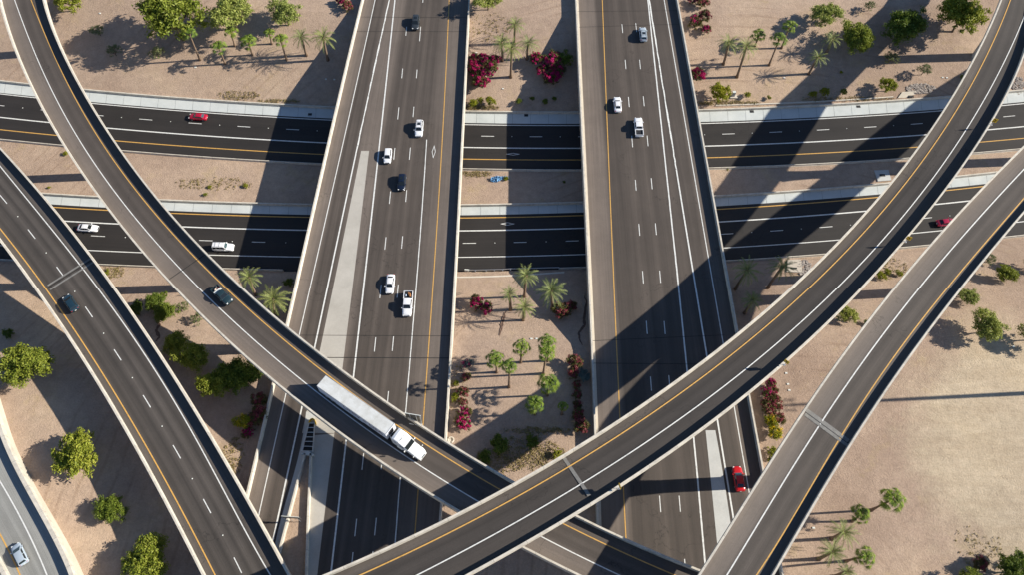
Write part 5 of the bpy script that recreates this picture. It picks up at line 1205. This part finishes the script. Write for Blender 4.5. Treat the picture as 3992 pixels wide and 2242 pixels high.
# left side
tree('acacia', '02', 240, 780, 235, 'large bright green tree at the left edge', hk=1.0)
tree('acacia', '03', 760, 235, 225, 'tall narrow green tree in the middle of the lower left gravel', hk=1.0, sq=(.85, 1.2)); tree('dark', '03', 1120, 795, 150, 'small dark green tree below the tall narrow one', hk=.9); tree('acacia', '03', 1465, 1310, 235, 'green tree cut by the bottom edge, left of the two lane flyover', hk=1.0)
bush('darkbush', '02', 80, 465, 56, 'dark shrub at the shadow edge near the left border', hk=.7)
tree('dark', '02', 1560, 150, 100, 'left of the dark trees between the left flyovers', hk=1.0); tree('dark', '02', 1655, 255, 108, 'darkest tree between the left flyovers', hk=1.0); tree('sage', '02', 1840, 190, 68, 'small light tree against the truck flyover barrier', hk=1.0)
tree('dark', '02', 1375, 205, 72, 'dim tree against the left flyover barrier', hk=.9); tree('sage', '02', 1985, 320, 80, 'sparse shrub like tree with lacy shadow below the truck flyover', hk=.9); bush('darkbush', '02', 1640, 85, 40, 'dim small bush beside the dark trees', hk=.9)
tree('acacia', '02', 1755, 570, 125, 'half shaded tree below the dark trees', hk=1.15); tree('acacia', '02', 1930, 695, 160, 'half lit tree in the flyover shade, upper of the pair', hk=1.1); tree('acacia', '02', 2160, 975, 160, 'bright lit tree in the flyover shade, lower of the pair', hk=1.2)
tree('dark', '02', 2350, 900, 190, 'dark tree behind the bright lit one', hk=.9); tree('dark', '02', 2540, 880, 110, 'dark tree against the left highway barrier', hk=.9)
boug('bough', '12', 20, 1130, 70, 'dark bush along the left highway barrier, upper one', fl='dull', hk=.8); boug('bough', '12', 25, 1280, 80, 'dark bush along the left highway barrier, lower one', fl='dull', hk=.8)
bush('shrub', '02', 2445, 1350, 80, 'yellow green bush at the edge of the shade left of the highway', fl='yel', hk=.9); boug('bough', '03', 2490, 20, 56, 'vivid magenta bush below the yellow green one', fl='hot', hk=.8); boug('bough', '02', 2560, 1330, 76, 'shaded magenta bush beside the highway wall', fl='dull', hk=.9)
bush('shrub', '01', 1062, 1302, 22, 'tiny green shrub below the lower road, left', hk=.8); bush('darkbush', '11', 320, 1395, 50, 'dark shrub in the shade of the left bridge', hk=.8); bush('shrub', '01', 1082, 1270, 16, 'tiniest green shrub below the lower road', hk=.8)
for x, y, r, s in ((2465, 420, 24, 'right'), (2105, 430, 18, 'middle'), (2063, 507, 20, 'lower'), (660, 95, 24, 'far left'), (490, 438, 15, 'left tiny')):
    bush('shrub', '01', x, y, r, 'little weed shrub in the left gravel median, '+s, hk=.7)
bush('shrub', '11', 2505, 345, 24, 'little weed by the blue plastic sheet', hk=.6); bush('darkbush', '21', 512, 382, 15, 'tiny dark weed in the shaded median', hk=.6); bush('shrub', '21', 2150, 252, 20, 'tiny weed against the barrier right of the right bridge', hk=.6)

# ---------------------------------------------------------------- palms
M['date'] = leafmat('date_palm_leaflets', [(.11,.15,.04), (.19,.225,.07), (.30,.31,.12)], trans=.15)
M['fan'] = leafmat('fan_palm_leaves', [(.05,.095,.010), (.11,.18,.016), (.24,.30,.035), (.08,.13,.012)], trans=.15)
M['dead'] = leafmat('dry_palm_fronds', [(.28,.19,.08), (.36,.26,.10)], trans=.05)
def date_crown(seed):
    rnd = random.Random(seed); V, Fc = [], []
    def quad(*p): o = len(V); V.extend([tuple(q) for q in p]); Fc.append(tuple(range(o, o+len(p))))
    nf = 32
    for i in range(nf):
        az = i*2.399963+rnd.uniform(-.2, .2); el = radians(70-100*(i/nf)**.9+rnd.uniform(-8, 8)); L = rnd.uniform(.88, 1.12)*(1.0 if i > 8 else .75)
        pts = []; p = Vector((0, 0, .0)); n = 11; e = el
        for k in range(n+1):
            pts.append(p.copy()); e2 = e-radians(6+5*k*.55)*.36; st = L/n
            p = p+Vector((cos(e)*cos(az)*st, cos(e)*sin(az)*st, sin(e)*st)); e = e2
        for k in range(n):
            d = (pts[k+1]-pts[k]).normalized(); side = d.cross(Vector((0,0,1)))
            if side.length < .1: side = Vector((-sin(az), cos(az), 0))
            side.normalize(); upv = side.cross(d).normalized()
            w = .006; quad(pts[k]-side*w, pts[k+1]-side*w, pts[k+1]+side*w, pts[k]+side*w)
            if k < 1: continue
            for h in (0, .5):
                q = pts[k].lerp(pts[k+1], h); t = (k+h)/n; ll = .21*sin(pi*min(1, .12+t*.88))**.6*(1-.25*t)*rnd.uniform(.85, 1.1)
                for s in (-1, 1):
                    tip = q+side*(s*ll*.62)+d*(ll*.75)+upv*(ll*rnd.uniform(.0, .3))
                    quad(q-d*.012, q+d*.012, tip)
    me = bpy.data.meshes.new('fronds'); me.from_pydata(V, [], Fc); me.materials.append(M['date']); me.update(); return me
def fan_crown(seed):
    rnd = random.Random(seed); V, Fc = [], []
    nf = 21
    for i in range(nf):
        az = i*2.399963+rnd.uniform(-.2, .2); el = radians(88-112*(i/nf)+rnd.uniform(-8, 8)); L = (.12+.60*(i/nf)**.7)*rnd.uniform(.85, 1.15)
        c = Vector((cos(el)*cos(az), cos(el)*sin(az), sin(el))); hub = c*L; side = c.cross(Vector((0,0,1)))
        if side.length < .05: side = Vector((1, 0, 0))
        side.normalize(); upv = side.cross(c).normalized(); o = len(V)
        V.extend([tuple(-side*.01), tuple(hub-side*.01), tuple(hub+side*.01), tuple(side*.01)]); Fc.append((o, o+1, o+2, o+3))
        elb = max(el-radians(30+30*(1-i/nf)), radians(-62)); c2 = Vector((cos(elb)*cos(az), cos(elb)*sin(az), sin(elb))); upv = side.cross(c2).normalized(); ns = 13; R = rnd.uniform(.36, .50); fold = rnd.uniform(.3, .7)
        for k in range(ns):
            a = radians(-78+156*(k+.5)/ns); b = radians(5.6)
            def pt(an, r): return hub+c2*(cos(an)*r)+side*(sin(an)*r)+upv*(-fold*.6*abs(sin(an))*r)-Vector((0,0,1))*(.35*r*r)
            q = [hub, pt(a-b, R*.5), pt(a, R*rnd.uniform(.8, 1.12)), pt(a+b, R*.5)]
            o = len(V); V.extend([tuple(x) for x in q]); Fc.append((o, o+1, o+2, o+3))
    me = bpy.data.meshes.new('fronds'); me.from_pydata(V, [], Fc); me.materials.append(M['fan']); me.update(); return me
def skirt_mesh(seed):
    rnd = random.Random(seed); V, Fc = [], []
    for i in range(60):
        az = rnd.uniform(0, 2*pi); z = rnd.uniform(-.32, .02); L = rnd.uniform(.18, .34); s = Vector((-sin(az), cos(az), 0)); c = Vector((cos(az), sin(az), 0))
        a = c*.05+Vector((0,0,z)); b_ = c*rnd.uniform(.12, .24)+Vector((0,0,z-L)); o = len(V)
        V.extend([tuple(a-s*.02), tuple(a+s*.02), tuple(b_+s*.05), tuple(b_-s*.05)]); Fc.append((o, o+1, o+2, o+3))
    me = bpy.data.meshes.new('dry_fronds'); me.from_pydata(V, [], Fc); me.materials.append(M['dead']); me.update(); return me
DATE = [date_crown(s) for s in range(3)]; FAN = [fan_crown(s+9) for s in range(3)]; SKIRT = [skirt_mesh(s) for s in range(2)]
def palm(kind, crop, bx, by, cx, cy, r, label, zb=None, dia=None):
    """foot and crown centre as seen; the height is the one that puts the crown above the foot"""
    b = C(crop, bx, by); c = C(crop, cx, cy); g = Vector(unf(*b, zG)); best = None
    for i in range(8, 170):
        h = i*.1; q = un(*c, g.z+h); e = hypot(q[0]-g.x, q[1]-g.y)+.02*h
        if best is None or e < best[0]: best = (e, h, q)
    h, q = best[1], best[2]; off = Vector((q[0]-g.x, q[1]-g.y, 0))
    if off.length > 2.2: off = off.normalized()*2.2
    R = (r/2.575)/pxscale(c[1], g.z+h)
    o = empty('date_palm' if kind == 'date' else 'fan_palm', label, 'palm', (g.x, g.y, g.z-.1), 0, 'feathery date palms' if kind == 'date' else 'fan palms')
    d = dia or (.34 if kind == 'date' else .24); n = 7; t = MB()
    pts = [off*((k/n)**1.6)+Vector((0, 0, h*k/n)) for k in range(n+1)]
    rr = [d*1.35, d*1.0]+[d*.9]*(n-3)+[d*.95, d*1.15]
    if kind == 'fan': rr = [d*1.5, d*1.1]+[d*.85]*(n-3)+[d*.7, d*.9]
    t.tube(pts, rr, 10); t.build('trunk', M['palm_bark'], o, smooth=True)
    f = link('fronds', rp.choice(DATE if kind == 'date' else FAN), o, pts[-1]+Vector((0,0,-.1))); f.scale = (R*(1.28 if kind == 'date' else 1.35),)*3; f.rotation_euler.z = rp.uniform(0, 6.28)
    s = link('dry_fronds', rp.choice(SKIRT), o, pts[-1]); k = R*(.55 if kind == 'date' else .9); s.scale = (k, k, k)
for a in (('fan', '00', 2010, 600, 1890, 310, 68, 'tall fan palm in front of the largest tree'), ('fan', '00', 2360, 460, 2315, 300, 68, 'fan palm in front of the grey green tree, upper'), ('fan', '00', 2262, 640, 2190, 450, 74, 'fan palm with its foot in the palm shadows, left of its neighbour'), ('fan', '00', 2535, 550, 2490, 395, 74, 'fan palm at the right of the upper left palm row'),
          ('fan', '10', 155, 438, 125, 310, 52, 'smallest fan palm of the upper left group'), ('fan', '10', 303, 600, 240, 380, 72, 'dark green fan palm left of the two date palms'), ('date', '10', 503, 553, 448, 365, 105, 'left date palm of the pair beside the left bridge shadow'), ('date', '10', 718, 600, 668, 370, 125, 'right date palm of the pair beside the left bridge shadow'),
          ('date', '20', 15, 430, 22, 240, 100, 'highest date palm in the upper median'), ('date', '20', -105, 605, -115, 415, 105, 'left date palm in the upper median'), ('date', '20', -22, 772, -12, 480, 118, 'front date palm with the longest trunk in the upper median'), ('date', '20', 140, 590, 155, 425, 105, 'right date palm in the upper median'),
          ('fan', '20', 2430, 460, 2470, 340, 72, 'fan palm right of the two date palms, right of the right bridge'), ('date', '20', 2112, 642, 2168, 425, 110, 'left date palm right of the right bridge'), ('date', '20', 2248, 770, 2345, 460, 112, 'tall leaning date palm right of the right bridge'),
          ('fan', '30', 140, 480, 225, 250, 70, 'upper fan palm of the overlapping pair'), ('fan', '30', 15, 652, 125, 375, 76, 'lower fan palm of the overlapping pair'), ('date', '30', 590, 530, 652, 385, 100, 'date palm touching the bright green tree'), ('date', '30', 415, 740, 512, 570, 92, 'date palm at the edge of the shadow band'),
          ('date', '01', 2570, 1520, 2495, 1340, 125, 'bright date palm beside the truck flyover, upper left of the two'), ('date', '12', 190, 290, 165, 118, 165, 'bright date palm in the corner by the left highway barrier'),
          ('date', '22', 115, 95, 132, -120, 130, 'back date palm of the middle group'), ('date', '22', 392, 215, 385, 35, 155, 'large bright date palm right of the middle group'), ('date', '22', 103, 332, 115, 195, 115, 'front date palm of the middle group'), ('date', '12', 2550, 228, 2535, 60, 92, 'left date palm of the middle group'),
          ('date', '21', 2232, 1460, 2355, 1265, 135, 'shaded date palm right of the right bridge'), ('date', '31', 0, 1450, 155, 1230, 130, 'date palm in front of the drain slab by the lower road'), ('date', '22', 2325, 262, 2402, 130, 108, 'small dark date palm in the shade beside the right bridge'),
          ('fan', '22', 78, 755, 82, 595, 80, 'fan palm in the middle of the lower median'), ('fan', '22', 345, 740, 345, 555, 88, 'upper fan palm of the touching pair in the lower median'), ('fan', '22', 305, 870, 335, 660, 78, 'lower fan palm of the touching pair in the lower median'), ('fan', '12', 2412, 855, 2398, 720, 90, 'leftmost full crowned fan palm in the lower median'), ('fan', '12', 2535, 1005, 2542, 790, 74, 'slim fan palm with tall trunk in the lower median'),
          ('fan', '22', 345, 1085, 362, 958, 100, 'wide pale green fan palm at the shade edge'), ('fan', '22', 218, 1275, 215, 1168, 90, 'short fan palm at the lower shade edge'), ('fan', '22', 490, 1275, 500, 1190, 50, 'small fan palm standing in the shade'),
          ('fan', '33', 1042, 800, 1262, 690, 118, 'largest fan palm at lower right, leaning right'), ('fan', '33', 850, 910, 945, 830, 90, 'dark round fan palm at lower right'), ('date', '33', 645, 1085, 768, 1020, 145, 'upper date palm at lower right'), ('date', '33', 515, 1290, 655, 1215, 140, 'lower date palm at lower right'), ('fan', '33', 790, 1312, 990, 1265, 95, 'fan palm with yellow centre near the bottom edge'), ('date', '33', 660, 1470, 800, 1415, 95, 'date palm cut by the bottom edge')):
    palm(*a)

# dry grass tufts: beyond counting
def grass():
    rng = np.random.default_rng(5); rnd = random.Random(5); P = []
    areas = [('13', 2450, 300, 330, 120, 160), ('23', 120, 210, 300, 190, 260), ('23', 330, 240, 190, 120, 130), ('10', 2250, 1075, 190, 22, 150), ('20', 2150, 1030, 320, 22, 200), ('00', 2400, 960, 220, 45, 120), ('01', 1130, 1290, 120, 70, 140),
             ('02', 1100, 60, 90, 60, 60), ('10', 220, 1015, 220, 18, 90), ('01', 2150, 400, 400, 60, 130), ('11', 2200, 300, 160, 30, 110), ('31', 1150, 1250, 260, 120, 160), ('30', 800, 990, 500, 25, 160), ('32', 420, 200, 160, 260, 140), ('13', 2350, 470, 150, 40, 160), ('33', 2100, 1150, 260, 200, 50), ('12', 2020, 1100, 70, 320, 60), ('03', 2350, 250, 110, 180, 90), ('10', 2350, 280, 250, 150, 110), ('22', 250, 1440, 350, 25, 120)]
    for c, x, y, rx, ry, n in areas:
        for _ in range(n):
            a = rnd.uniform(0, 2*pi); k = sqrt(rnd.random()); X, Y, Z = unf(*C(c, x+rx*k*cos(a), y+ry*k*sin(a)), zG)
            if any((X-o.x)**2+(Y-o.y)**2 < .01 for o in ()): continue
            s = rnd.uniform(.10, .32)
            for q in range(7): P.append((X+rnd.gauss(0, s), Y+rnd.gauss(0, s), zG(X, Y)+rnd.uniform(.03, .22)))
    P = np.array(P); V, Fc = leaf_quads(P, np.tile([0, 0, 1.0], (len(P), 1)), .085, rng, 1.8)
    o = link('dry_grass', to_mesh('dry_grass', V, Fc, leafmat('dry_grass', [(.34,.25,.10), (.26,.22,.08), (.42,.33,.15), (.20,.13,.07)]))); o['kind'] = 'stuff'; o['label'] = 'dry yellow grass tufts and low brush on the gravel'
grass()
# ---------------------------------------------------------------- camera, sun, sky
cam = bpy.data.cameras.new('camera'); cam.lens = 28.0; cam.sensor_width = 36.0; cam.sensor_fit = 'HORIZONTAL'; cam.clip_end = 6000; cam.clip_start = .5
co = bpy.data.objects.new('camera', cam); COL.objects.link(co); co.location = (0, 0, HC); co.rotation_euler = (TH, 0, 0); SC.camera = co
S = Vector((cos(SUN_EL)*cos(AZ), cos(SUN_EL)*sin(AZ), sin(SUN_EL)))
sl = bpy.data.lights.new('sun', 'SUN'); sl.energy = 5.0; sl.angle = radians(.5); sl.color = (1.0, .93, .81)
so = bpy.data.objects.new('sun', sl); COL.objects.link(so); so.rotation_euler = S.to_track_quat('Z', 'Y').to_euler()
w = bpy.data.worlds.new('World'); SC.world = w; w.use_nodes = True; nt = w.node_tree
sky = nt.nodes.new('ShaderNodeTexSky'); sky.sky_type = 'NISHITA'; sky.sun_disc = False
sky.sun_elevation = SUN_EL; sky.sun_rotation = pi/2-AZ; sky.altitude = 350; sky.air_density = 1.0; sky.dust_density = .4; sky.ozone_density = 5.0
nt.links.new(sky.outputs[0], nt.nodes['Background'].inputs[0]); nt.nodes['Background'].inputs[1].default_value = .075
SC.view_settings.view_transform = 'Standard'; SC.view_settings.look = 'None'; SC.view_settings.gamma = 1; SC.view_settings.exposure = .78
